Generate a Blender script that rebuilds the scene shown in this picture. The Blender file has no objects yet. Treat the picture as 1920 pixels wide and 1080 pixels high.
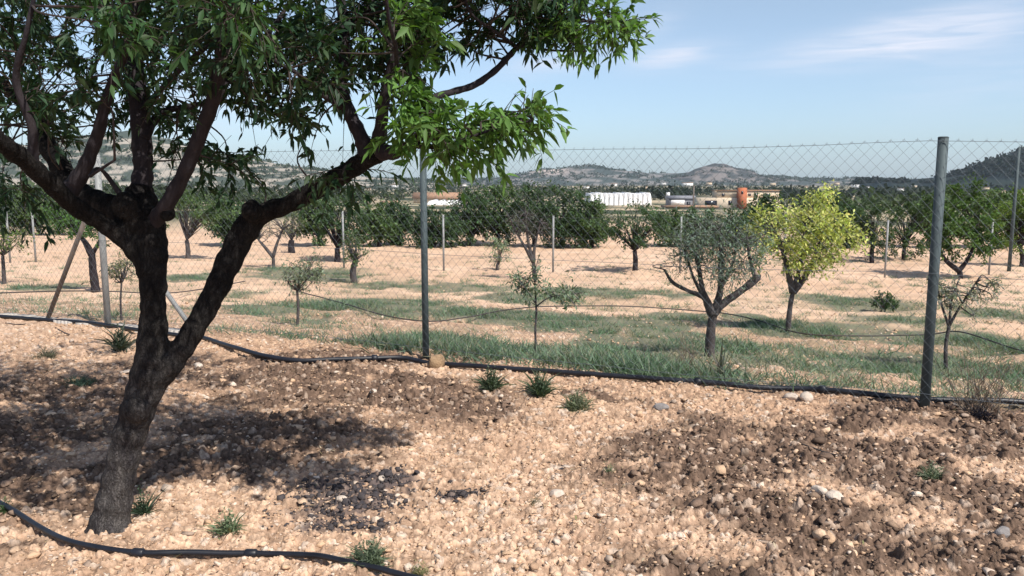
import bpy, math, numpy as np
from mathutils import Vector
R = math.radians
rng = np.random.default_rng(7)
SC = bpy.context.scene
COL = SC.collection

# ------------------------------------------------------------------ camera, world, sun, exposure
EYE = 1.68
F = 1507.0
PITCH = math.atan((540 - 337) / F)
cam = bpy.data.cameras.new('camera'); camo = bpy.data.objects.new('camera', cam); COL.objects.link(camo)
cam.sensor_width = 36; cam.lens = 36 * F / 1920; cam.clip_start = 0.05; cam.clip_end = 40000
camo.location = (0, 0, EYE); camo.rotation_euler = (R(90) - PITCH, 0, 0)
SC.camera = camo
SC.view_settings.view_transform = 'Standard'; SC.view_settings.look = 'None'
SC.view_settings.exposure = 0.45; SC.view_settings.gamma = 1.0
SUN_EL = R(51); HX, HY = -0.68, 0.73            # direction in which shadows fall
hn = math.hypot(HX, HY); HX /= hn; HY /= hn
ld = Vector((HX * math.cos(SUN_EL), HY * math.cos(SUN_EL), -math.sin(SUN_EL)))
sl = bpy.data.lights.new('sun', 'SUN'); sl.energy = 4.6; sl.angle = R(0.53); sl.color = (1.0, 0.95, 0.87)
so = bpy.data.objects.new('sun', sl); COL.objects.link(so)
so.rotation_euler = ld.to_track_quat('-Z', 'Y').to_euler()
w = bpy.data.worlds.new('World'); SC.world = w; w.use_nodes = True
nt = w.node_tree; nt.nodes.clear()
def N(nt, t, **k):
    n = nt.nodes.new(t)
    for a, b in k.items(): setattr(n, a, b)
    return n
sky = N(nt, 'ShaderNodeTexSky', sky_type='NISHITA', sun_disc=False)
sky.sun_elevation = SUN_EL; sky.sun_rotation = math.atan2(-HX, -HY)
sky.air_density = 1.0; sky.dust_density = 0.6; sky.ozone_density = 3.0; sky.altitude = 100
bg = N(nt, 'ShaderNodeBackground'); bg.inputs['Strength'].default_value = 0.112
wo = N(nt, 'ShaderNodeOutputWorld')
# thin cirrus: stretched noise in sky directions, gathered round three places
tc = N(nt, 'ShaderNodeTexCoord')
def vmath(nt, op, a, b=None):
    n = N(nt, 'ShaderNodeVectorMath', operation=op)
    for i, v in enumerate((a, b)):
        if v is None: continue
        if isinstance(v, tuple): n.inputs[i].default_value = v
        else: nt.links.new(v, n.inputs[i])
    return n
def fmath(nt, op, a, b=None, clamp=False):
    n = N(nt, 'ShaderNodeMath', operation=op); n.use_clamp = clamp
    for i, v in enumerate((a, b)):
        if v is None: continue
        if isinstance(v, (int, float)): n.inputs[i].default_value = v
        else: nt.links.new(v, n.inputs[i])
    return n.outputs[0]
def raydir(px, py):
    X, Y = (px - 960) / F, -(py - 540) / F
    c, s = math.cos(PITCH), math.sin(PITCH)
    return np.array([X, c + Y * s, -s + Y * c])
cl = None
for (px, py, rx, ry, amp) in ((1745, 50, 150, 26, .9), (1640, 98, 190, 22, .65), (1262, 106, 75, 20, .75), (1030, 118, 90, 20, .6), (1225, 48, 50, 26, .25), (1840, 150, 140, 60, .25), (330, 190, 240, 60, .6)):
    d = raydir(px, py); d /= np.linalg.norm(d)
    s = vmath(nt, 'SUBTRACT', tc.outputs['Generated'], tuple(d))
    m = vmath(nt, 'MULTIPLY', s.outputs[0], (F / rx, F / rx * .3, F / ry))
    # shear upward to the right, as the wisps run
    sep = N(nt, 'ShaderNodeSeparateXYZ'); nt.links.new(m.outputs[0], sep.inputs[0])
    zz = fmath(nt, 'SUBTRACT', sep.outputs[2], fmath(nt, 'MULTIPLY', sep.outputs[0], .55))
    r2 = fmath(nt, 'ADD', fmath(nt, 'MULTIPLY', sep.outputs[0], sep.outputs[0]), fmath(nt, 'MULTIPLY', zz, zz))
    g = fmath(nt, 'MULTIPLY', fmath(nt, 'EXPONENT', fmath(nt, 'MULTIPLY', r2, -1.1)), amp)
    cl = g if cl is None else fmath(nt, 'ADD', cl, g)
mp = N(nt, 'ShaderNodeMapping'); mp.inputs['Scale'].default_value = (6, 6, 60); mp.inputs['Rotation'].default_value = (0, R(-7), 0)
nt.links.new(tc.outputs['Generated'], mp.inputs['Vector'])
no = N(nt, 'ShaderNodeTexNoise'); no.inputs['Scale'].default_value = 2.0; no.inputs['Detail'].default_value = 6; no.inputs['Distortion'].default_value = .6
nt.links.new(mp.outputs[0], no.inputs['Vector'])
nz = N(nt, 'ShaderNodeMapRange'); nt.links.new(no.outputs[0], nz.inputs[0])
nz.inputs[1].default_value = .3; nz.inputs[2].default_value = .7; nz.inputs[3].default_value = .25; nz.inputs[4].default_value = 1.1
cf = fmath(nt, 'MULTIPLY', cl, nz.outputs[0], True)
cf = fmath(nt, 'MULTIPLY', cf, 1.0, True)
tint = N(nt, 'ShaderNodeMix', data_type='RGBA', blend_type='MULTIPLY'); tint.inputs[0].default_value = 1.0
tint.inputs[7].default_value = (.94, 0.98, 1.03, 1)
nt.links.new(sky.outputs[0], tint.inputs[6])
# the air near the horizon stays blue rather than cream
sz = N(nt, 'ShaderNodeSeparateXYZ'); nt.links.new(tc.outputs['Generated'], sz.inputs[0])
hr = N(nt, 'ShaderNodeMapRange'); nt.links.new(sz.outputs[2], hr.inputs[0]); hr.inputs[1].default_value = 0; hr.inputs[2].default_value = .22
hm_ = N(nt, 'ShaderNodeMix', data_type='RGBA'); nt.links.new(hr.outputs[0], hm_.inputs[0]); hm_.inputs[6].default_value = (.74, .90, 1.12, 1); hm_.inputs[7].default_value = (1.28, 1.12, 1.0, 1)
nt.links.new(hm_.outputs[2], tint.inputs[7])
mx = N(nt, 'ShaderNodeMix', data_type='RGBA'); nt.links.new(cf, mx.inputs[0]); nt.links.new(tint.outputs[2], mx.inputs[6])
mx.inputs[7].default_value = (5.6, 5.9, 6.8, 1)
nt.links.new(mx.outputs[2], bg.inputs[0]); nt.links.new(bg.outputs[0], wo.inputs[0])

# ------------------------------------------------------------------ helpers
def tag(o, label=None, cat=None, group=None, kind=None):
    if label: o['label'] = label
    if cat: o['category'] = cat
    if group: o['group'] = group
    if kind: o['kind'] = kind
    return o
def empty(name, loc, label, cat, group=None):
    o = bpy.data.objects.new(name, None); o.location = loc; o.empty_display_size = .2; COL.objects.link(o)
    return tag(o, label, cat, group)
def mk(name, V, faces, mat, parent=None, col=None, smooth=False):
    """V (n,3) world coordinates; faces: list of integer arrays (m,k)."""
    V = np.asarray(V, float).reshape(-1, 3)
    me = bpy.data.meshes.new(name)
    me.vertices.add(len(V)); 
    org = np.array(parent.location) if parent is not None else np.zeros(3)
    me.vertices.foreach_set('co', (V - org).ravel().astype(np.float32))
    faces = [np.asarray(f, np.int32) for f in faces if len(f)]
    nl = sum(f.size for f in faces); npol = sum(len(f) for f in faces)
    me.loops.add(nl); me.polygons.add(npol)
    me.loops.foreach_set('vertex_index', np.concatenate([f.ravel() for f in faces]))
    tot = np.concatenate([np.full(len(f), f.shape[1], np.int32) for f in faces])
    st = np.concatenate([[0], np.cumsum(tot)[:-1]]).astype(np.int32)
    me.polygons.foreach_set('loop_start', st); me.polygons.foreach_set('loop_total', tot)
    if smooth: me.polygons.foreach_set('use_smooth', np.ones(npol, bool))
    me.update(calc_edges=True)
    if col is not None:
        a = me.color_attributes.new('Col', 'FLOAT_COLOR', 'POINT')
        c4 = np.ones((len(V), 4), np.float32); c4[:, :3] = col
        a.data.foreach_set('color', c4.ravel())
    me.materials.append(mat)
    o = bpy.data.objects.new(name, me); COL.objects.link(o)
    if parent is not None: o.parent = parent
    return o
class MB:
    def __init__(s): s.v = []; s.f = {3: [], 4: []}; s.n = 0; s.c = []
    def add(s, V, *faces, c=None):
        V = np.asarray(V, float).reshape(-1, 3)
        for f in faces:
            f = np.asarray(f, np.int64)
            if len(f): s.f.setdefault(f.shape[1], []).append(f + s.n)
        s.v.append(V); s.n += len(V)
        if c is not None: s.c.append(np.broadcast_to(np.asarray(c, float), (len(V), 3)))
        return s
    def build(s, name, mat, parent=None, smooth=False):
        return mk(name, np.concatenate(s.v), [np.concatenate(f) for f in s.f.values() if f], mat, parent,
                  np.concatenate(s.c) if s.c else None, smooth)
def box(x0, x1, y0, y1, z0, z1):
    V = [(x, y, z) for z in (z0, z1) for y in (y0, y1) for x in (x0, x1)]
    Fc = [(0, 2, 3, 1), (4, 5, 7, 6), (0, 1, 5, 4), (2, 6, 7, 3), (0, 4, 6, 2), (1, 3, 7, 5)]
    return np.array(V, float), np.array(Fc)
def spline(P, n=6):
    P = np.asarray(P, float)
    if len(P) < 3: 
        t = np.linspace(0, 1, n + 1)[:, None]; return P[0] * (1 - t) + P[-1] * t
    Q = np.vstack([2 * P[0] - P[1], P, 2 * P[-1] - P[-2]]); out = []
    for i in range(1, len(Q) - 2):
        for t in np.linspace(0, 1, n, endpoint=False):
            a, b, c, d = Q[i - 1], Q[i], Q[i + 1], Q[i + 2]
            out.append(.5 * ((2 * b) + (c - a) * t + (2 * a - 5 * b + 4 * c - d) * t * t + (-a + 3 * b - 3 * c + d) * t ** 3))
    out.append(P[-1]); return np.array(out)
def tube(P, rad, seg=8, wob=0, cap=True):
    P = np.asarray(P, float); n = len(P); rad = np.broadcast_to(rad, n).astype(float)
    T = np.gradient(P, axis=0); T /= np.linalg.norm(T, axis=1)[:, None] + 1e-12
    u = np.cross(T[0], (0, 0, 1.0)); 
    if np.linalg.norm(u) < .1: u = np.cross(T[0], (1.0, 0, 0))
    V = []; a = np.arange(seg) * 2 * math.pi / seg
    for i in range(n):
        u = u - T[i] * (u @ T[i]); u /= np.linalg.norm(u); v = np.cross(T[i], u)
        r = rad[i] * (1 + wob * rng.uniform(-1, 1, seg)) if wob else np.full(seg, rad[i])
        V.append(P[i] + (np.cos(a) * r)[:, None] * u + (np.sin(a) * r)[:, None] * v)
    V = np.concatenate(V)
    i = np.arange(n - 1)[:, None] * seg; j = np.arange(seg)[None, :]; k = (j + 1) % seg
    q = np.stack([i + j, i + k, i + seg + k, i + seg + j], -1).reshape(-1, 4)
    tr = []
    if cap:
        V = np.vstack([V, P[0], P[-1]]); c0, c1 = n * seg, n * seg + 1
        tr = [(c0, (x + 1) % seg, x) for x in range(seg)] + [(c1, (n - 1) * seg + x, (n - 1) * seg + (x + 1) % seg) for x in range(seg)]
    return V, q, np.array(tr, int).reshape(-1, 3)
def _hash(i, j, s):
    h = (i.astype(np.int64) * 374761393 + j.astype(np.int64) * 668265263 + s * 974634777) & 0xffffffff
    h = ((h ^ (h >> 13)) * 1274126177) & 0xffffffff; h = (h ^ (h >> 16)) & 0xffffff
    return h / float(0xffffff)
def vnoise(x, y, s=0):
    i = np.floor(x); j = np.floor(y); u = x - i; v = y - j; u = u * u * (3 - 2 * u); v = v * v * (3 - 2 * v)
    a = _hash(i, j, s); b = _hash(i + 1, j, s); c = _hash(i, j + 1, s); d = _hash(i + 1, j + 1, s)
    return (a * (1 - u) + b * u) * (1 - v) + (c * (1 - u) + d * u) * v
def fbm(x, y, o=4, s=0):
    r = 0; a = .5; t = 0
    for k in range(o): r = r + a * vnoise(x * 2 ** k, y * 2 ** k, s + k * 17); t += a; a *= .5
    return r / t
def clods(x, y, cell, s, keep=1.0):
    """rounded lumps: height (0..1) of the highest lump over each point"""
    X, Y = x / cell, y / cell; i = np.floor(X); j = np.floor(Y); best = np.zeros_like(x); idv = np.zeros_like(x)
    for di in (-1, 0, 1):
        for dj in (-1, 0, 1):
            a, b = i + di, j + dj
            jx = _hash(a, b, s); jy = _hash(a, b, s + 5); r = .35 + .45 * _hash(a, b, s + 9); hgt = _hash(a, b, s + 13)
            asp = .7 + .6 * _hash(a, b, s + 21); dx = (X - a - jx) * asp; dy = (Y - b - jy) / asp
            d2 = (np.abs(dx) ** 2.4 + np.abs(dy) ** 2.4) ** (2 / 2.4) / (r * r)
            tx = (_hash(a, b, s + 51) - .5) * 1.3; ty = (_hash(a, b, s + 61) - .5) * 1.3
            h = np.clip(1 - d2, 0, 1) ** .38 * (r + .25) * (.4 + .6 * hgt) * (1 + dx * tx / r + dy * ty / r) * (_hash(a, b, s + 31) < keep)
            m = h > best; best = np.where(m, h, best); idv = np.where(m, _hash(a, b, s + 41), idv)
    return best, idv

# ------------------------------------------------------------------ terrain
FA = np.array([3.10, 5.90]); FB = np.array([-4.67, 9.30])     # the fence line (refined just below)
def terr(x, y):
    x = np.asarray(x, float); y = np.asarray(y, float)
    e = (FB - FA) / np.linalg.norm(FB - FA); nx, ny = (e[1], -e[0]) if (-e[0]) > 0 else (-e[1], e[0])
    d = (x - FA[0]) * nx + (y - FA[1]) * ny
    z = np.interp(d, [-1e5, .25, 1.2, 5, 10, 20, 35, 60, 100, 300, 700, 2000, 9000, 1e5],
                  [0, 0, -.14, -.78, -1.15, -1.6, -1.8, -2.1, -3.2, -9, -13, -17, -18, -18])
    far = np.clip((d - 1) / 6, 0, 1)
    z = z + (fbm(x * .35, y * .35, 3, 3) - .5) * .10 + far * (fbm(x * .22, y * .5, 3, 8) - .5) * .22 * np.clip(1 - d / 400, 0, 1)
    return z
def terr1(x, y): return float(terr(np.array([x]), np.array([y]))[0])
def G(px, py):
    """the ground point seen at a pixel of the 1920x1080 photograph"""
    d = raydir(px, py); t = np.geomspace(1.5, 9000, 4000)
    P = np.array([0, 0, EYE]) + t[:, None] * d; g = P[:, 2] - terr(P[:, 0], P[:, 1])
    k = np.argmax(g < 0); k = k if g[k] < 0 else len(t) - 1
    a, b = g[k - 1], g[k]; f = a / (a - b) if a != b else 0
    return P[k - 1] * (1 - f) + P[k] * f
def GV(px, py):
    """many pixels at once"""
    px = np.asarray(px, float); py = np.asarray(py, float)
    X, Y = (px - 960) / F, -(py - 540) / F; c, s = math.cos(PITCH), math.sin(PITCH)
    D = np.stack([X, c + Y * s, -s + Y * c], 1); lo = np.full(len(px), 1.5); 
    hi = np.full(len(px), 3000.0); t = lo.copy(); done = np.zeros(len(px), bool)
    for tt in np.geomspace(1.6, 3000, 220):
        z = EYE + tt * D[:, 2] - terr(tt * D[:, 0], tt * D[:, 1]); new = (~done) & (z < 0)
        hi[new] = tt; done |= new; lo = np.where(done, lo, tt)
    for _ in range(14):
        m = (lo + hi) / 2; z = EYE + m * D[:, 2] - terr(m * D[:, 0], m * D[:, 1]); lo = np.where(z > 0, m, lo); hi = np.where(z > 0, hi, m)
    return np.stack([lo * D[:, 0], lo * D[:, 1], EYE + lo * D[:, 2]], 1)
def at(px, py, depth):
    """the point seen at a pixel, at a given distance along y"""
    d = raydir(px, py); return np.array([0, 0, EYE]) + d * depth / d[1]
PXR, PXL, PXC = G(1733, 766), G(799, 674), G(203, 614)
FA, FB = PXR[:2].copy(), PXC[:2].copy()
FE = (FB - FA) / np.linalg.norm(FB - FA)
def fence_dist(x, y):
    nx, ny = (FE[1], -FE[0]) if (-FE[0]) > 0 else (-FE[1], FE[0])
    return (x - FA[0]) * nx + (y - FA[1]) * ny

# ------------------------------------------------------------------ materials
def mat(name, base, rough=.8, metal=0, attr=False, noise=None, bump=None, spec=.3, trans=None, c2=None, coords='Object'):
    m = bpy.data.materials.new(name); m.use_nodes = True; t = m.node_tree; t.nodes.clear()
    out = N(t, 'ShaderNodeOutputMaterial'); b = N(t, 'ShaderNodeBsdfPrincipled')
    b.inputs['Roughness'].default_value = rough; b.inputs['Metallic'].default_value = metal
    b.inputs['Specular IOR Level'].default_value = spec
    tcn = N(t, 'ShaderNodeTexCoord')
    if attr:
        a = N(t, 'ShaderNodeAttribute', attribute_name='Col'); c = a.outputs['Color']
    else:
        a = N(t, 'ShaderNodeRGB'); a.outputs[0].default_value = (*base, 1); c = a.outputs[0]
    if noise:
        sc_, amt = noise[:2]; mp_ = N(t, 'ShaderNodeMapping')
        if len(noise) > 2: mp_.inputs['Scale'].default_value = noise[2]
        t.links.new(tcn.outputs[coords], mp_.inputs[0])
        n_ = N(t, 'ShaderNodeTexNoise'); n_.inputs['Scale'].default_value = sc_; n_.inputs['Detail'].default_value = 8; n_.inputs['Roughness'].default_value = .65
        t.links.new(mp_.outputs[0], n_.inputs['Vector'])
        r_ = N(t, 'ShaderNodeMapRange'); r_.inputs[1].default_value = .3; r_.inputs[2].default_value = .7
        if c2 is not None:
            r_.inputs[3].default_value = 0; r_.inputs[4].default_value = 1; t.links.new(n_.outputs[0], r_.inputs[0])
            x_ = N(t, 'ShaderNodeMix', data_type='RGBA'); t.links.new(r_.outputs[0], x_.inputs[0]); t.links.new(c, x_.inputs[6]); x_.inputs[7].default_value = (*c2, 1); c = x_.outputs[2]
        else:
            r_.inputs[3].default_value = 1 - amt; r_.inputs[4].default_value = 1 + amt; t.links.new(n_.outputs[0], r_.inputs[0])
            x_ = N(t, 'ShaderNodeVectorMath', operation='SCALE'); t.links.new(c, x_.inputs[0]); t.links.new(r_.outputs[0], x_.inputs[3]); c = x_.outputs[0]
    t.links.new(c, b.inputs['Base Color'])
    if bump:
        sc_, dist = bump[:2]; mp_ = N(t, 'ShaderNodeMapping')
        if len(bump) > 2: mp_.inputs['Scale'].default_value = bump[2]
        t.links.new(tcn.outputs[coords], mp_.inputs[0])
        n_ = N(t, 'ShaderNodeTexNoise'); n_.inputs['Scale'].default_value = sc_; n_.inputs['Detail'].default_value = 8; n_.inputs['Roughness'].default_value = .6
        t.links.new(mp_.outputs[0], n_.inputs['Vector'])
        bu = N(t, 'ShaderNodeBump'); bu.inputs['Distance'].default_value = dist; bu.inputs['Strength'].default_value = 1
        t.links.new(n_.outputs[0], bu.inputs['Height']); t.links.new(bu.outputs[0], b.inputs['Normal'])
    if trans:
        tr = N(t, 'ShaderNodeBsdfTranslucent'); s_ = N(t, 'ShaderNodeVectorMath', operation='MULTIPLY')
        t.links.new(c, s_.inputs[0]); s_.inputs[1].default_value = trans[1]; t.links.new(s_.outputs[0], tr.inputs[0])
        ms = N(t, 'ShaderNodeMixShader'); ms.inputs[0].default_value = trans[0]
        t.links.new(b.outputs[0], ms.inputs[1]); t.links.new(tr.outputs[0], ms.inputs[2]); t.links.new(ms.outputs[0], out.inputs[0])
    else: t.links.new(b.outputs[0], out.inputs[0])
    return m
M = {}
M['ground'] = mat('dry soil', (0, 0, 0), .95, attr=True, noise=(38, .28), bump=(55, .012), spec=.15)
M['clod'] = mat('soil clod', (0, 0, 0), .95, attr=True, noise=(60, .22), bump=(90, .006), spec=.15)
M['bark'] = mat('grey brown bark', (.016, .014, .017), .92, noise=(17, .5, (1, 1, .32)), bump=(42, .055, (1, 1, .30)), spec=.15, c2=(.085, .076, .070))
def old_stem(m):       # the old stem is greyer and more weathered than the wood above the fork
    t = m.node_tree; b_ = [n for n in t.nodes if n.type == 'BSDF_PRINCIPLED'][0]; src = b_.inputs['Base Color'].links[0].from_socket
    tcn = N(t, 'ShaderNodeTexCoord'); sp = N(t, 'ShaderNodeSeparateXYZ'); t.links.new(tcn.outputs['Object'], sp.inputs[0])
    nn = N(t, 'ShaderNodeTexNoise'); nn.inputs['Scale'].default_value = 5; nn.inputs['Detail'].default_value = 6; t.links.new(tcn.outputs['Object'], nn.inputs['Vector'])
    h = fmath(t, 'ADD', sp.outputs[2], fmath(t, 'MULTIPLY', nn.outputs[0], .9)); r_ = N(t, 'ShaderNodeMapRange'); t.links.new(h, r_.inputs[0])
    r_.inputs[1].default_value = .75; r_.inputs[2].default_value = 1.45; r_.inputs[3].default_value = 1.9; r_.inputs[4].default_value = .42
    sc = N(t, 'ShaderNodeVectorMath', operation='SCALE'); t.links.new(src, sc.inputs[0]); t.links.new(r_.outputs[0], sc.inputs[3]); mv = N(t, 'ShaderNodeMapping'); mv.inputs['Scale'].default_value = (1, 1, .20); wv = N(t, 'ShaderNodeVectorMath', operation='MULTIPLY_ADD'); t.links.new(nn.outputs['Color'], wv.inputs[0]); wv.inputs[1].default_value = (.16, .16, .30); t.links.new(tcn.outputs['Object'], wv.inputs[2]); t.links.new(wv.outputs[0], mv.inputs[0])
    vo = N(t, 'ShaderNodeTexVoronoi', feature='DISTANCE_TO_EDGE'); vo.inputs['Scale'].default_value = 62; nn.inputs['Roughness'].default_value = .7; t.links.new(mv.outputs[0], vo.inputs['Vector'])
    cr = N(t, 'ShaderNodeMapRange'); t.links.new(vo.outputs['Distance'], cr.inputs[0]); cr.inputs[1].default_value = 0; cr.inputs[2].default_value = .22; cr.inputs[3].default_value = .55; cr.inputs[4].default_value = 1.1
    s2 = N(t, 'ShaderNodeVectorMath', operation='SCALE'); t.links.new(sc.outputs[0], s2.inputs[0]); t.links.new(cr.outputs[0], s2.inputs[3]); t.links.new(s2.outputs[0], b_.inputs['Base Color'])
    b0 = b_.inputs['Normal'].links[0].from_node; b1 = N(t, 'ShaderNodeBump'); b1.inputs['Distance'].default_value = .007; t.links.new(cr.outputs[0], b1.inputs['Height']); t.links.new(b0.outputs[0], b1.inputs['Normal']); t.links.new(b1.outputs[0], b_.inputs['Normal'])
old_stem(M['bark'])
M['bark_dark'] = mat('dark smooth bark', (.011, .009, .013), .85, noise=(14, .5, (1, 1, .4)), bump=(40, .012, (1, 1, .35)), spec=.25, c2=(.036, .029, .032))
M['bark_grey'] = mat('grey orchard bark', (.028, .024, .026), .9, noise=(14, .5, (1, 1, .4)), bump=(40, .02), c2=(.11, .095, .09))
M['twig'] = mat('reddish twig', (.045, .034, .030), .8)
M['dry'] = mat('dry stalk', (.15, .115, .085), .9)
M['leaf'] = mat('glossy leaf', (0, 0, 0), .55, attr=True, spec=.25, trans=(.24, (1.6, 2.0, .6)))
M['leaf_far'] = mat('orchard leaf', (0, 0, 0), .7, attr=True, spec=.25, trans=(.28, (1.4, 1.7, .7)))
M['blade'] = mat('weed blade', (0, 0, 0), .8, attr=True, spec=.2, trans=(.25, (1.2, 1.4, .8)))
M['galv'] = mat('dull galvanised steel', (.07, .092, .098), .7, .25, noise=(14, .25, (1, 1, .3)), bump=(60, .001))
M['galv_pale'] = mat('weathered pale steel', (.27, .275, .27), .7, .2, noise=(14, .2, (1, 1, .3)))
M['galv_brown'] = mat('rusty steel', (.17, .14, .12), .7, .3, noise=(18, .3, (1, 1, .3)))
M['wire'] = mat('zinc wire', (.13, .15, .17), .6, .3)
M['hose'] = mat('black polyethylene', (.010, .011, .016), .45, noise=(9, .5), spec=.4)
M['hose_thin'] = mat('thin dusty hose', (.055, .045, .04), .6, noise=(9, .4))
M['concrete'] = mat('pale concrete', (.42, .38, .34), .95, noise=(22, .25), bump=(50, .006))
M['rock_brown'] = mat('brown stone', (.27, .18, .105), .9, noise=(20, .35), bump=(25, .02))
M['rock_pale'] = mat('pale limestone', (.50, .415, .34), .9, noise=(24, .2), bump=(30, .01))
M['rock_grey'] = mat('grey stone', (.22, .20, .19), .9, noise=(24, .3), bump=(30, .01))
M['black_debris'] = mat('charred dark lumps', (.030, .027, .033), .9, noise=(30, .6), bump=(50, .008), c2=(.085, .07, .065))
M['hill'] = mat('scrub hillside', (0, 0, 0), .95, attr=True, spec=.1)
M['plaster'] = mat('cream plaster', (.62, .50, .37), .9, noise=(.6, .12))
M['white'] = mat('white sheeting', (.78, .76, .74), .7, noise=(.4, .12))
M['terracotta'] = mat('orange render', (.42, .14, .07), .85, noise=(.2, .06))
M['roof'] = mat('faded clay roof tiles', (.33, .20, .13), .9, noise=(1.5, .25))
M['glass'] = mat('dark window', (.02, .022, .03), .15, spec=.6)
M['greyroof'] = mat('grey metal roof', (.20, .20, .22), .7, noise=(.6, .2))

# ------------------------------------------------------------------ the ground, one sheet to the horizon
GRASS = [  # px, py, rx, ry (photograph pixels), amount: the green weed patches of the field
 (860, 652, 170, 26, 1.0), (760, 640, 70, 14, .5), (1180, 672, 150, 34, 1.0), (1060, 600, 220, 16, .8), (700, 572, 190, 15, .7), (900, 588, 120, 14, .8),
 (1250, 640, 80, 40, .9), (1310, 705, 80, 14, .8), (1130, 640, 60, 22, .8), (600, 520, 130, 12, .5), (850, 540, 120, 10, .35), (1150, 550, 160, 12, .5), (1560, 624, 170, 14, 1.0),
 (1430, 606, 60, 14, .9), (1760, 640, 140, 16, .8), (1880, 650, 60, 14, .7), (1480, 685, 50, 12, .5), (1640, 690, 80, 26, .45), (1850, 705, 90, 22, .6), (1600, 565, 110, 14, .4),
 (450, 585, 90, 12, .5), (70, 541, 60, 10, .6), (360, 520, 60, 8, .5), (520, 505, 60, 8, .4), (440, 555, 60, 8, .3), (500, 640, 60, 8, .3), (980, 560, 70, 12, .5), (1290, 600, 60, 14, .6),
 (1700, 600, 90, 12, .35), (560, 605, 50, 8, .4), (1370, 650, 50, 12, .3), (1240, 695, 120, 12, .7), (960, 682, 120, 8, .5), (1850, 590, 80, 16, .4), (720, 535, 90, 8, .35)]
def to_px(x, y, z):
    c, s = math.cos(PITCH), math.sin(PITCH); dz = z - EYE
    dep = y * c - dz * s; up = y * s + dz * c
    return 960 + F * x / np.maximum(dep, .1), 540 - F * up / np.maximum(dep, .1)
GW = []                                   # the patches as ground ellipses
for (px, py, rx, ry, am) in GRASS:
    am = min(1.0, am * 1.7)
    c = G(px, py); l = G(px - rx, py); rr = G(px + rx, py); u = G(px, py - ry); dn = G(px, py + ry)
    GW.append((c[0], c[1], max(.3, abs(rr[0] - l[0]) / 2), max(.4, (u[1] - dn[1]) / 2), am))
def grass_mask(x, y):
    m = np.zeros_like(x)
    wx = x + (fbm(x * .6, y * .6, 3, 50) - .5) * 1.6; wy = y + (fbm(x * .6, y * .6, 3, 60) - .5) * 2.4
    for (cx, cy, rx, ry, am) in GW:
        q = ((wx - cx) / rx) ** 2 + ((wy - cy) / ry) ** 2
        m = np.maximum(m, am * np.clip((1.1 - q) * 1.5, 0, 1))
    return m
DEB = [(G(650, 935), .34, .30), (G(735, 900), .16, .14), (G(640, 985), .2, .09), (G(860, 928), .14, .06)]
DAMP_SHADE = [(G(1540, 930), 1.0, .6), (G(1700, 1010), 1.2, .6), (G(1800, 800), 1.6, .6), (G(1560, 840), 1.2, .6), (G(1800, 900), 1.0, .5), (G(1900, 960), .6, .7), (G(1400, 1060), .7, .2), (G(450, 870), .8, .30), (G(250, 760), 2.1, 1.5), (G(620, 725), 1.4, 1.2), (G(100, 830), 1.3, 1.0), (G(330, 860), .9, .35), (G(520, 905), .3, .14), (G(30, 1040), .3, .14), (G(790, 760), .5, .3), (G(1200, 750), .35, .12)]  # damp soil patches; those under the tree paint in its canopy shade
def damp_shade_mask(x, y):
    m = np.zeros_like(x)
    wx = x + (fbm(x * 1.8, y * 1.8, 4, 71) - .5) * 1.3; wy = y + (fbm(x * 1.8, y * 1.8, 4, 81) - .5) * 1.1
    for (c, rx, ry) in DAMP_SHADE:
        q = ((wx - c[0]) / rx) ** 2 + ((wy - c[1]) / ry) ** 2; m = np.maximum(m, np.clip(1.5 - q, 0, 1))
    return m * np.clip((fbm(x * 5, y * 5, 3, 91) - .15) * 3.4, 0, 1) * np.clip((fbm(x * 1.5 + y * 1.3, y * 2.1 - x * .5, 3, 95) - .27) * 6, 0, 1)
def ground_detail(x, y):
    """micro relief near the camera"""
    d = fence_dist(x, y); r = np.hypot(x, y)
    a, ia = clods(x, y, .040, 3, .55); b, ib = clods(x, y, .019, 7, .7); c, ic = clods(x, y, .095, 11, .30)
    dm = damp_shade_mask(x, y)
    rid = 1 - np.abs(fbm(x * 13, y * 13, 3, 131) - .5) * 5
    z = a * (.021 + .014 * dm) + b * .010 - np.clip(rid, 0, 1) ** 2 * .012 + c * .026 * (.3 + 1.2 * dm) + (fbm(x * 2.2, y * 2.2, 4, 23) - .5) * .09 + (fbm(x * 45, y * 45, 2, 27) - .5) * .008
    # a low bank of earth thrown up along the hose
    fade = np.clip(1 - (r - 10) / 6, 0, 1)
    return z * fade, (ia, ib, ic, a, b, c), dm
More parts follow.
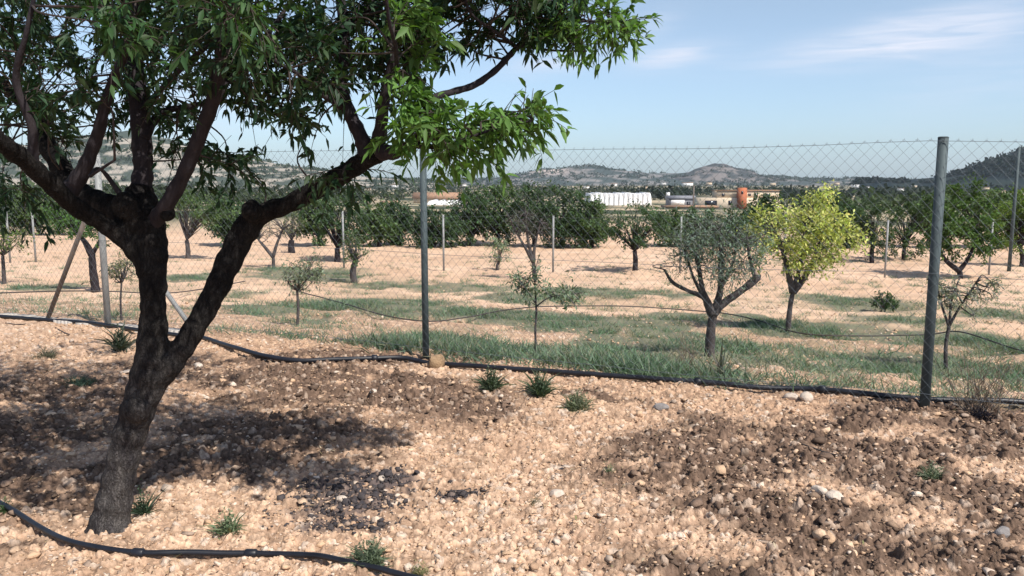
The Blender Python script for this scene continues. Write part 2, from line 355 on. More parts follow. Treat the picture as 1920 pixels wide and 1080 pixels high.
def build_ground():
    r = [0.6]
    while r[-1] < 2.6: r.append(r[-1] * 1.05)
    while r[-1] < 8.6: r.append(r[-1] + .0040 * r[-1] ** .62)
    while r[-1] < 60: r.append(r[-1] * 1.0062)
    while r[-1] < 9500: r.append(r[-1] * 1.03)
    r = np.array(r)
    th = np.concatenate([np.linspace(-math.pi, -.76, 40, endpoint=False), np.linspace(-.76, .76, 1300, endpoint=False), np.linspace(.76, math.pi, 40, endpoint=False)])
    nr, nth = len(r), len(th)
    X = r[:, None] * np.sin(th)[None]; Y = r[:, None] * np.cos(th)[None]
    x = X.ravel(); y = Y.ravel(); z = terr(x, y)
    rad = np.hypot(x, y)
    col = np.empty((len(x), 3))
    pale = np.array([.60, .42, .295]); sand = np.array([.52, .35, .235]); brown = np.array([.33, .21, .14]); white = np.array([.64, .54, .45])
    n1 = fbm(x * .5, y * .5, 4, 31)[:, None]; n2 = fbm(x * 2.6, y * 2.6, 4, 37)[:, None]
    col[:] = sand + (pale - sand) * np.clip(n1 * 2.4 - .7, 0, 1)
    col += (brown - col) * np.clip((n2 - .62) * 2.2, 0, .5)
    near = rad < 17
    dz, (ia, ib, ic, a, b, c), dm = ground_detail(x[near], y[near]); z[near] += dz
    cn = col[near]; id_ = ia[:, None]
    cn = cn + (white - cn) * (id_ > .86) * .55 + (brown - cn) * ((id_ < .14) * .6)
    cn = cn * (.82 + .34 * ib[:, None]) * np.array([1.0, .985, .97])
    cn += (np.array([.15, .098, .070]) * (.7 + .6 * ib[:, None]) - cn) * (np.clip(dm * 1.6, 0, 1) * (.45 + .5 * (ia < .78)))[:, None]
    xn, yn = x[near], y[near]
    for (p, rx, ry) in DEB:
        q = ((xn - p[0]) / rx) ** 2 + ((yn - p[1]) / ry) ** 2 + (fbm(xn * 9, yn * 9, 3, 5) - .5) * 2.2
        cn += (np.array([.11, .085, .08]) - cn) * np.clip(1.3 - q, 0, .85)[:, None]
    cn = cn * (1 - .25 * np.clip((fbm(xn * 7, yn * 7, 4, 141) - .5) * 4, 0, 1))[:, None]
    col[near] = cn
    # field: furrows, litter and low growth between the trees
    d = fence_dist(x, y)
    f = (d > .3) & (rad < 120)
    xf, yf = x[f], y[f]; g = grass_mask(xf, yf)
    fur = np.sin(yf * 2 * math.pi / 1.1 + fbm(xf * .3, yf * .3, 3, 44) * 9) * .5 + .5
    z[f] += (fur - .5) * .045 * np.clip((d[f] - 2) / 4, 0, 1) + (fbm(xf * 2.5, yf * 2.5, 4, 45) - .5) * .12 * np.clip(d[f] - .3, 0, 1)
    cf_ = col[f]
    lit = np.clip((fbm(xf * .8, yf * 1.2, 4, 48) - .46) * 3.2, 0, 1) * np.clip(1 - (rad[f] - 18) / 12, .12, 1)
    cf_ += (np.array([.22, .18, .11]) - cf_) * (lit * .66)[:, None]
    cf_ += (np.array([.10, .125, .080]) - cf_) * (np.clip(g * 1.3, 0, .82))[:, None]
    cf_ += (brown - cf_) * (np.clip(.3 - fur, 0, 1) * .6)[:, None]
    col[f] = cf_
    # far plain: patchwork of fields, orchards and scrub
    ff = rad > 55
    xq, yq = x[ff], y[ff]; cell = fbm(xq / 70, yq / 45, 4, 61); cell2 = fbm(xq / 18, yq / 30, 4, 67)
    t = np.clip((cell2 - .40) * 5, 0, 1)[:, None] * np.clip((rad[ff] - 55) / 30, 0, 1)[:, None]
    pl = np.array([.42, .33, .22]) * np.ones((len(xq), 3)); pl += (np.array([.30, .26, .17]) - pl) * np.clip((cell - .45) * 6, 0, 1)[:, None]
    gr = np.array([.050, .062, .035])
    tgt = pl + (gr - pl) * t
    col[ff] += (tgt - col[ff]) * np.clip((rad[ff] - 55) / 25, 0, 1)[:, None]
    i = np.arange(nr - 1)[:, None] * nth; j = np.arange(nth)[None]; k = (j + 1) % nth
    q = np.stack([i + j, i + nth + j, i + nth + k, i + k], -1).reshape(-1, 4)
    q = q[:, ::-1]
    # centre disc under the camera
    x = np.append(x, 0); y = np.append(y, 0); z = np.append(z, terr1(0, 0)); col = np.vstack([col, sand])
    c0 = nr * nth; tri = np.array([(c0, (s + 1) % nth, s) for s in range(nth)])
    o = mk('ground', np.stack([x, y, z], 1), [q, tri[:, ::-1]], M['ground'], None, col)
    tag(o, 'dry peach coloured cloddy soil running back into the orchard and plain', 'ground', kind='structure')
    return o
ground = build_ground()
def near_z(x, y):
    x = np.atleast_1d(np.asarray(x, float)); y = np.atleast_1d(np.asarray(y, float))
    return terr(x, y) + ground_detail(x, y)[0]

# loose clods and pebbles
def ico():
    t = (1 + 5 ** .5) / 2
    v = np.array([(-1, t, 0), (1, t, 0), (-1, -t, 0), (1, -t, 0), (0, -1, t), (0, 1, t), (0, -1, -t), (0, 1, -t), (t, 0, -1), (t, 0, 1), (-t, 0, -1), (-t, 0, 1)], float)
    v /= np.linalg.norm(v[0])
    f = np.array([(0, 11, 5), (0, 5, 1), (0, 1, 7), (0, 7, 10), (0, 10, 11), (1, 5, 9), (5, 11, 4), (11, 10, 2), (10, 7, 6), (7, 1, 8), (3, 9, 4), (3, 4, 2), (3, 2, 6), (3, 6, 8), (3, 8, 9), (4, 9, 5), (2, 4, 11), (6, 2, 10), (8, 6, 7), (9, 8, 1)])
    return v, f
IV, IF = ico()
def lumps(P, size, cols, jit=.42, flat=.7):
    n = len(P); V = IV[None] * (1 + jit * rng.uniform(-1, 1, (n, 12, 1))) + rng.normal(0, .2, (n, 12, 3))
    sc3 = size[:, None] * np.stack([rng.uniform(.75, 1.4, n), rng.uniform(.7, 1.2, n), rng.uniform(.5, 1, n) * flat * 1.2], 1)
    V = V * sc3[:, None]; a = rng.uniform(0, 6.28, n); ca, sa = np.cos(a)[:, None], np.sin(a)[:, None]
    X = V[..., 0] * ca - V[..., 1] * sa; Y = V[..., 0] * sa + V[..., 1] * ca
    V = np.stack([X, Y, V[..., 2]], -1) + P[:, None]
    Fc = IF[None] + (np.arange(n) * 12)[:, None, None]
    return V.reshape(-1, 3), Fc.reshape(-1, 3), np.repeat(cols, 12, 0)
def scatter_clods():
    n = 34000
    x = rng.uniform(-5.6, 5.6, n * 2); y = 2.6 + 6.6 * rng.uniform(0, 1, n * 2) ** 1.15
    ok = (np.abs(x) < .72 * y + .3) & (fence_dist(x, y) < .35); x, y = x[ok][:n], y[ok][:n]; n = len(x)
    dm = damp_shade_mask(x, y)
    s = .0045 * (rng.pareto(2.7, n) + 1); s = np.minimum(s, .022) * (1 + .5 * dm)
    z = near_z(x, y) + s * .15
    base = np.array([[.58, .405, .275], [.52, .35, .225], [.60, .48, .38], [.44, .285, .185], [.34, .25, .19]])
    c = base[rng.choice(5, n, p=[.34, .34, .14, .12, .06])] * rng.uniform(.85, 1.12, n)[:, None]
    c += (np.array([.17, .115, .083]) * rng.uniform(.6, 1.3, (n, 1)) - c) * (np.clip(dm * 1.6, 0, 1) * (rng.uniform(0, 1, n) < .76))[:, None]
    V, Fc, C = lumps(np.stack([x, y, z], 1), s, c)
    o = mk('soil_clods', V, [Fc], M['clod'], None, C)
    tag(o, 'loose peach and brown clods and pebbles lying on the near soil', 'clods', kind='stuff')
    # lighter spread behind the fence
    n = 9000; px = rng.uniform(-60, 1980, n); py = rng.uniform(500, 760, n); P = GV(px, py)
    P = P[(fence_dist(P[:, 0], P[:, 1]) > .4)]
    n = len(P); s = .012 * (rng.pareto(2.6, n) + 1); s = np.minimum(s, .032)
    c = base[rng.choice(5, n, p=[.34, .30, .14, .15, .07])] * rng.uniform(.8, 1.1, n)[:, None]
    V, Fc, C = lumps(P, s, c)
    o = mk('field_clods', V, [Fc], M['clod'], None, C)
    tag(o, 'scattered clods on the tilled orchard soil beyond the fence', 'clods', kind='stuff')
scatter_clods()

# straw, dry leaves and bits of stalk lying about on the near soil
def litter():
    n = 5200; x = rng.uniform(-5.4, 5.4, n); y = rng.uniform(2.7, 9, n); ok = (np.abs(x) < .72 * y) & (fence_dist(x, y) < .3) & (fbm(x * 1.4, y * 1.4, 3, 201) > .43); x, y = x[ok], y[ok]; n = len(x)
    a = rng.uniform(0, 6.28, n); L = rng.uniform(.015, .075, n) * rng.choice([.5, 1], n, p=[.7, .3]); W = np.where(L < .03, L * .35, .003); z = near_z(x, y) + rng.uniform(.006, .014, n); tl = rng.normal(0, .25, n)
    D = np.stack([np.cos(a), np.sin(a), tl], 1); S = np.stack([-np.sin(a), np.cos(a), 0 * a], 1) * W[:, None] * .5; P = np.stack([x, y, z], 1); M_ = P + D * L[:, None] * .5; E = P + D * L[:, None]; M_[:, 2] += L * .06
    V = np.stack([P - S * .4, P + S * .4, M_ + S, M_ - S, E + S * .3, E - S * .3], 1).reshape(-1, 3); q = (np.array([(0, 1, 2, 3), (3, 2, 4, 5)])[None] + (np.arange(n) * 6)[:, None, None]).reshape(-1, 4)
    pal = np.array([[.36, .27, .16], [.20, .13, .08], [.48, .40, .28], [.10, .07, .05], [.22, .22, .10]]); C = np.repeat(pal[rng.choice(5, n, p=[.3, .25, .15, .2, .1])], 6, 0)
    tag(mk('dry_litter', V, [q], M['blade'], None, C), 'bits of straw, dry leaves and stalks lying on the near soil', 'litter', kind='stuff')
litter()
# individual stones
def stone(px, py, size, m, label, name='stone', squash=.75, group=None, seed=0):
    p = G(px, py); r_ = np.random.default_rng(seed + int(px)); import bmesh
    bm = bmesh.new(); bmesh.ops.create_icosphere(bm, subdivisions=3, radius=1)
    off = r_.uniform(0, 50, 3); ax = r_.uniform(.8, 1.25, 3); nrm = r_.normal(size=(9, 3)); nrm /= np.linalg.norm(nrm, axis=1)[:, None]; cut = r_.uniform(.62, .95, 9)
    for v in bm.verts:
        q = np.array(v.co)
        for k in range(9):
            e = q @ nrm[k] - cut[k]
            if e > 0: q = q - nrm[k] * e * .85
        q = q * ax * size; q[2] *= squash; v.co = q
    for f in bm.faces: f.smooth = False
    me = bpy.data.meshes.new(name); bm.to_mesh(me); bm.free(); me.materials.append(m)
    o = bpy.data.objects.new(name, me); COL.objects.link(o)
    o.location = (p[0], p[1], float(near_z(p[0], p[1])[0]) + size * squash * .45); o.rotation_euler = (0, 0, r_.uniform(0, 6))
    return tag(o, label, 'stone', group)
stone(817, 690, .085, M['rock_brown'], 'rounded brown stone leaning against the foot of the middle fence post', squash=.95)
stone(776, 680, .045, M['rock_pale'], 'pale stone just left of the middle fence post on the black hose')
stone(1484, 746, .05, M['rock_pale'], 'pale stone lying over the black hose left of the thick fence post')
stone(1512, 750, .055, M['rock_pale'], 'larger whitish stone under the hose, right beside the pale stone')
stone(640, 940, .036, M['rock_pale'], 'white stone in the middle of the charred dark debris')
stone(715, 905, .026, M['rock_pale'], 'small pale stone at the upper right edge of the dark debris')
stone(1045, 925, .040, M['rock_pale'], 'bright pale stone alone on open soil near the bottom centre', squash=.5)
stone(1535, 935, .035, M['rock_pale'], 'whitish stone among brown clods at the lower right')
stone(1565, 942, .045, M['rock_pale'], 'flat pale stone right of the whitish stone among brown clods', squash=.5)
stone(1240, 765, .06, M['rock_grey'], 'flat grey stone below the hose right of the weed clumps', squash=.5)
stone(372, 690, .045, M['rock_pale'], 'pale stone in the tree shade right of the trunk fork')
stone(1880, 1010, .045, M['rock_grey'], 'grey stone at the bottom right corner of the soil')
stone(240, 742 - 40, .04, M['rock_pale'], 'pale chip of stone left of the shaded trunk', squash=.4)
stone(700, 745, .03, M['rock_pale'], 'little pale stone at the right edge of the tree shade')

# charred debris
def debris():
    pts = []
    for (p, rx, ry), n in zip(DEB, (620, 170, 150, 90)):
        a = rng.normal(0, .5, (n, 2)) * (rx, ry); pts.append(np.stack([p[0] + a[:, 0], p[1] + a[:, 1]], 1))
    P = np.concatenate(pts); z = near_z(P[:, 0], P[:, 1]); s = .005 * (rng.pareto(2.2, len(P)) + 1); s = np.minimum(s, .02)
    V, Fc, C = lumps(np.stack([P[:, 0], P[:, 1], z + s * .3], 1), s, np.zeros((len(P), 3)))
    b = MB().add(V, Fc)
    for k in range(70):
        q = P[rng.integers(len(P))]; a = rng.uniform(0, 3.14); L = rng.uniform(.03, .10); z0 = float(near_z(*q)[0])
        t = np.linspace(-.5, .5, 4)[:, None]; d = np.array([math.cos(a), math.sin(a), rng.uniform(-.2, .3)])
        v, f4, f3 = tube(np.array([q[0], q[1], z0 + .012]) + t * d * L + rng.normal(0, .003, (4, 3)), .003, 4); b.add(v, f4, f3)
    o = b.build('charred_debris', M['black_debris']); tag(o, 'heap of black charred lumps and twigs on the soil right of the trunk', 'debris', kind='stuff')
debris()

# ------------------------------------------------------------------ fence
POST_R = .036
def zg(x, y): return terr1(x, y)
fe = empty('chain_link_fence', (PXL[0], PXL[1], zg(PXL[0], PXL[1])), 'tall diamond wire mesh fence on grey green posts crossing the photo', 'fence')
H = 2.0
def fpt(s):     # point on the fence line, s metres to the left of the right hand post
    p = FA + FE * s; return p
sL = (PXL[:2] - FA) @ FE; sC = np.linalg.norm(FB - FA)
def post(s, h, r, m, label, name='post'):
    p = fpt(s); z = zg(*p); b = MB()
    v, f4, f3 = tube([(p[0], p[1], z - .12), (p[0], p[1], z + h * .5), (p[0], p[1], z + h)], r, 20); b.add(v, f4, f3)
    o = b.build(name, m, fe, True); 
    if label: o['label'] = label
    v, f4, f3 = tube([(p[0], p[1], z + h - .002), (p[0], p[1], z + h + .004), (p[0], p[1], z + h + .009)], [r * 1.03, r * 1.03, r * .8], 20)
    cp = mk('cap', v - 0, [f4, f3], m, None); cp.parent = o; cp.location = -fe.location
    return o
post(0, 1.95, .035, M['galv'], 'thick dark grey green post at the right')
post(sL, 1.95, .031, M['galv'], 'grey post in the middle with a brown stone at its foot')
post(sC, 1.95, .036, M['galv_pale'], 'pale braced post left of the trunk')
post(-(sL), 2.0, .036, M['galv'], None)
post(sC + sL, 2.0, .036, M['galv'], None)
post(sC + 2 * sL, 2.0, .036, M['galv'], None)
pc = fpt(sC); zc = zg(*pc)
for (bx, by, hb, m, lab) in ((75, 604, 1.62, M['galv_brown'], 'brown slanting brace left of the pale post'), (362, 632, 1.45, M['galv_pale'], 'white slanting brace seen behind the forked trunk')):
    q = G(bx, by); top = np.array([pc[0], pc[1], zc + hb])
    q = np.array([*(FA + FE * ((q[:2] - FA) @ FE)), 0]); q[2] = zg(q[0], q[1]) - .03
    v, f4, f3 = tube([q, (q + top) / 2, top], .026, 14); o = mk('brace', v, [f4, f3], m, fe, None, True); o['label'] = lab
def wire_mesh():
    b = MB(); s0, s1 = -2.6, sC + 9.0; pitch = .085; lo, hi = .05, 1.945
    dz = hi - lo; r = .00105; a3 = np.array([0, 2.094, 4.189])
    nrm = np.array([-FE[1], FE[0], 0.0]) 
    def zz(s): p = FA[None] + FE[None] * s[:, None]; return terr(p[:, 0], p[:, 1])
    P0, P1 = [], []
    rise = pitch * .5 * 1.08; rows = int(dz / rise)
    for fam in (1, -1):
        k = np.arange(int((s1 - s0) / pitch)); st = s0 + k * pitch
        for i in range(0, rows, 4):
            n_ = min(4, rows - i)
            sa = st + fam * (i * pitch / 2); sb = sa + fam * n_ * pitch / 2
            ok = (sb > s0 - 3) & (sb < s1 + 3); sa, sb = sa[ok], sb[ok]
            def pt(s, h, off):
                p = FA[None] + FE[None] * s[:, None]; z = zz(s) + lo + h * (1 + .006 * np.sin(s * 1.45 + 1))
                bulge = .018 * np.sin(s * 1.7 + h * 2)
                return np.stack([p[:, 0] + nrm[0] * (off + bulge), p[:, 1] + nrm[1] * (off + bulge), z], 1)
            P0.append(pt(sa, i * rise, .0015 * fam + .036)); P1.append(pt(sb, (i + n_) * rise, .0015 * fam + .036))
    # knuckles at the top edge
    st = s0 + np.arange(int((s1 - s0) / pitch)) * pitch
    off = ((rows % 2) * pitch / 2)
    p = FA[None] + FE[None] * (st + off)[:, None]; zt = zz(st + off) + lo + rows * rise
    K0 = np.stack([p[:, 0] + nrm[0] * .036, p[:, 1] + nrm[1] * .036, zt - .004], 1); K1 = K0 + np.array([0, 0, .022]); 
    K2 = K0 + np.array([FE[0] * .014, FE[1] * .014, .012])
    P0 += [K0, K0]; P1 += [K1, K2]
    A = np.concatenate(P0); B = np.concatenate(P1); T = B - A; T /= np.linalg.norm(T, axis=1)[:, None]
    u = np.cross(T, nrm); u /= np.linalg.norm(u, axis=1)[:, None]; v = np.cross(T, u)
    ring = [np.cos(a) * u + np.sin(a) * v for a in a3]
    V = np.stack([A + ring[0] * r, A + ring[1] * r, A + ring[2] * r, B + ring[0] * r, B + ring[1] * r, B + ring[2] * r], 1)
    f = np.array([(0, 1, 4, 3), (1, 2, 5, 4), (2, 0, 3, 5)])
    Fc = (f[None] + (np.arange(len(A)) * 6)[:, None, None]).reshape(-1, 4)
    mk('wire_mesh', V.reshape(-1, 3), [Fc], M['wire'], fe)
    for h in (lo + rows * rise - .004, 1.0, .12):
        s = np.linspace(s0, s1, 60); p = FA[None] + FE[None] * s[:, None]
        P = np.stack([p[:, 0] + nrm[0] * .04, p[:, 1] + nrm[1] * .04, terr(p[:, 0], p[:, 1]) + h], 1)
        v_, f4, f3 = tube(P, .0017, 4); mk('tension_wire', v_, [f4, f3], M['wire'], fe)
wire_mesh()
# broken concrete footing under the fence
b = MB(); s = sC - 1.2
while s < sC + 8:
    L = rng.uniform(.25, .7); w_ = rng.uniform(.05, .08); n_ = np.array([-FE[1], FE[0]]); n_ = n_ if n_[1] > 0 else -n_
    sw = np.linspace(s, s + L, 6)
    for k in range(5):
        p0, p1 = fpt(sw[k]), fpt(sw[k + 1]); z0, z1 = zg(*p0) + rng.uniform(.035, .05), zg(*p1) + rng.uniform(.035, .05)
        V = [(*(p0 - n_ * w_), z0 - .2), (*(p1 - n_ * w_), z1 - .2), (*(p1 + n_ * w_), z1 - .2), (*(p0 + n_ * w_), z0 - .2), (*(p0 - n_ * w_), z0), (*(p1 - n_ * w_), z1), (*(p1 + n_ * w_), z1), (*(p0 + n_ * w_), z0)]
        b.add(V, [(4, 5, 6, 7), (0, 1, 5, 4), (1, 2, 6, 5), (2, 3, 7, 6), (3, 0, 4, 7)])
    s += L + rng.uniform(.0, .12)
o = b.build('footing', M['concrete'], fe); o['label'] = 'low broken concrete footing under the left stretch'

# hoses
def hose(name, pts, r, label, m='hose', lift=1.0, n=10, cat='hose', joints=()):
    P = np.array([G(*p) for p in pts]); P = spline(P, n); P[:, 1] += (vnoise(P[:, 0] * 3.1, P[:, 0] * 0 + r * 99, 5) - .5) * .035
    g = near_z(P[:, 0], P[:, 1]) if name != 'drip_line' else terr(P[:, 0], P[:, 1]) + .05
    # a hose bridges hollows: smooth running maximum
    k = 9; gp = np.pad(g, k, mode='edge'); mxx = np.array([gp[i:i + 2 * k + 1].max() * .6 + gp[i:i + 2 * k + 1].mean() * .4 for i in range(len(g))])
    mxx = np.convolve(np.pad(mxx, 4, mode='edge'), np.ones(9) / 9, 'valid')
    P[:, 2] = mxx + r * lift * .7
    v, f4, f3 = tube(P, r, 12)
    if not joints:
        return tag(mk(name, v, [f4, f3], M[m], None, None, True), label, cat)
    e = empty(name, tuple(P[len(P) // 2]), label, cat)
    mk('pipe', v, [f4, f3], M[m], e, None, True)
    for (jx, jy) in joints:
        q = G(jx, jy); i = int(np.argmin(np.hypot(P[:, 0] - q[0], P[:, 1] - q[1]))); i = min(max(i, 1), len(P) - 2)
        d = P[i + 1] - P[i - 1]; d /= np.linalg.norm(d)
        v, f4, f3 = tube([P[i] - d * .028, P[i] - d * .022, P[i] + d * .022, P[i] + d * .028], [r * 1.15, r * 1.5, r * 1.5, r * 1.15], 12)
        mk('coupling', v, [f4, f3], M['hose'], e, None, True)
    return e
hose('irrigation_hose', [(-160, 586), (0, 597), (75, 604), (160, 612), (250, 623), (330, 632), (390, 644), (440, 662), (500, 680), (560, 686), (650, 683), (750, 680), (800, 686), (860, 692), (960, 701), (1100, 709), (1280, 724), (1400, 731), (1500, 735), (1560, 740), (1740, 756), (1920, 770), (2150, 790)],
     .022, 'thick black irrigation hose lying along the foot of the fence', joints=((700, 681), (1545, 739), (1310, 727)))
hose('irrigation_hose', [(-150, 880), (-60, 920), (20, 962), (80, 1003), (150, 1036), (260, 1052), (370, 1046), (480, 1042), (580, 1052), (650, 1066), (720, 1080), (800, 1098), (950, 1120)],
     .0135, 'black hose curving past the trunk foot at the bottom of the photo', joints=((258, 1052), (467, 1042)))
hose('drip_line', [(560, 560), (640, 575), (720, 598), (800, 610), (870, 606), (960, 590), (1050, 584), (1200, 588), (1330, 592), (1420, 612), (1500, 632), (1620, 638), (1740, 637), (1800, 642), (1920, 668), (2050, 690)],
     .012, 'thin dark drip line snaking through the weeds beyond the fence', 'hose_thin', 2.5, cat='hose')
hose('drip_line', [(-80, 560), (60, 562), (200, 566), (330, 560), (460, 545)], .012, 'thin drip line on bare soil beyond the braced post', 'hose_thin', 2, cat='hose')
hose('dead_stick', [(10, 606), (30, 611), (48, 611)], .006, 'short thin stick lying in front of the hose at the far left', 'hose_thin', 1, cat='stick')
hose('dead_stick', [(104, 617), (122, 626), (130, 630)], .006, 'thin stick on the soil just left of the pale braced post', 'hose_thin', 1, cat='stick')
hose('dead_stick', [(1500, 850), (1545, 862), (1590, 868)], .005, 'thin straight stick on the brown clods at the right', 'hose_thin', 1, cat='stick')

# ------------------------------------------------------------------ foliage machinery
def unit(a): return a / (np.linalg.norm(a, axis=-1, keepdims=True) + 1e-12)
def leaves(P, D, L, W, C, droop=.25, mode=5):
    """lance shaped leaves: base P, direction D; folded along the midrib, tip drooping"""
    n = len(P); D = unit(D); up = unit(np.array([0, 0, 1.0]) + rng.normal(0, .75, (n, 3))); S = unit(np.cross(D, up)); Nn = unit(np.cross(S, D))
    L = L[:, None]; W = W[:, None]; dz = np.array([0, 0, -1.0])
    if mode == 5:
        m1 = P + D * L * .35 + dz * L * droop * .08; m2 = P + D * L * .7 + dz * L * droop * .38; t = P + D * L + dz * L * droop * .95
        V = np.stack([P, m1 - S * W * .5 + Nn * W * .16, m1, m1 + S * W * .5 + Nn * W * .16, m2 - S * W * .36 + Nn * W * .1, m2, m2 + S * W * .36 + Nn * W * .1, t], 1)
        f3 = np.array([(0, 2, 1), (0, 3, 2), (4, 5, 7), (5, 6, 7)]); f4 = np.array([(1, 2, 5, 4), (2, 3, 6, 5)]); k = 8
    else:
        m = P + D * L * .5; t = P + D * L + dz * L * droop * .5
        V = np.stack([P, m - S * W * .5, t, m + S * W * .5], 1); f3 = np.array([(0, 1, 2), (0, 2, 3)]); f4 = np.zeros((0, 4), int); k = 4
    b = (np.arange(n) * k)[:, None, None]
    return V.reshape(-1, 3), (f3[None] + b).reshape(-1, 3), (f4[None] + b).reshape(-1, 4) if len(f4) else np.zeros((0, 4), int), np.repeat(C, k, 0)
def rdir(n): return unit(rng.normal(size=(n, 3)))

# ------------------------------------------------------------------ the big almond tree
TB = G(205, 990); TD = TB[1]
tree = empty('almond_tree', (TB[0], TB[1], TB[2]), 'large dark trunked almond tree forking low, its crown filling the upper left', 'tree')
def pline(pts):    # (px, py, width_px, depth offset) -> points and radii
    P = []; r = []
    for p in pts:
        d = TD + (p[3] if len(p) > 3 else 0); q = at(p[0], p[1], d); P.append(q); r.append(p[2] / 2 * d / F * (.80 if p[2] > 40 else .9))
    return np.array(P), np.array(r)
def limb(pts, seg=14, n=7, wob=.05):
    P, r = pline(pts); Q = spline(P, n); rr = np.interp(np.linspace(0, len(r) - 1, len(Q)), np.arange(len(r)), r)
    rr = rr * (1 + .05 * np.sin(np.arange(len(Q)) * 1.3))
    return Q, rr, tube(Q, rr, seg, wob)
SK = []       # skeleton samples that feed the twigs
trunk_b = MB()
for pts in ([(188, 1034, 150), (203, 990, 96), (218, 920, 80), (236, 840, 74), (260, 765, 80), (280, 700, 84), (286, 640, 70), (288, 580, 58), (286, 520, 64), (281, 470, 80, .02), (270, 420, 96, .04), (262, 385, 86, .06), (262, 350, 60, .08)],
            [(285, 730, 50), (315, 688, 58), (350, 640, 54, .02), (394, 565, 54, .05), (432, 485, 60, .08), (462, 428, 62, .1), (490, 402, 50, .1), (545, 381, 43, .08), (620, 340, 43, .02), (680, 303, 45, -.03), (712, 286, 46, -.05)],
            [(285, 500, 60), (235, 450, 46, -.04), (190, 418, 34, -.1), (140, 386, 42, -.2), (95, 345, 44, -.35), (30, 288, 44, -.55), (-60, 220, 40, -.8)],
            [(268, 420, 80), (215, 392, 60, .05), (165, 372, 54, .1), (130, 340, 46, .2), (90, 275, 38, .35), (55, 205, 32, .5), (0, 155, 24, .7)]):
    Q, rr, (v, f4, f3) = limb(pts, 22, 9, .03); trunk_b.add(v, f4, f3); SK.append(Q[len(Q) // 3:])
# knobs of old pruning cuts
for (px, py, wpx, d) in ((474, 396, 52, .02), (232, 385, 56, -.06), (258, 768, 60, -.06), (312, 402, 34, -.05), (196, 1012, 84, 0), (222, 1006, 74, .03), (205, 1010, 90, -.04)):
    c = at(px, py, TD + d); rr = wpx / 2 * (TD + d) / F
    v, f3 = IV * rr * (1 + .15 * rng.uniform(-1, 1, (12, 1))) + c, IF; trunk_b.add(v, f3)
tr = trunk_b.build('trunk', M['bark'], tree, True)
rm = tr.modifiers.new('skin', 'REMESH'); rm.mode = 'VOXEL'; rm.voxel_size = .011; rm.use_smooth_shade = True
sm = tr.modifiers.new('smooth', 'SMOOTH'); sm.iterations = 5; sm.factor = .5
tx = bpy.data.textures.new('bark relief', 'CLOUDS'); tx.noise_scale = .07; tx.noise_depth = 4
dp = tr.modifiers.new('relief', 'DISPLACE'); dp.texture = tx; dp.strength = .018; dp.mid_level = .5; dp.texture_coords = 'LOCAL'
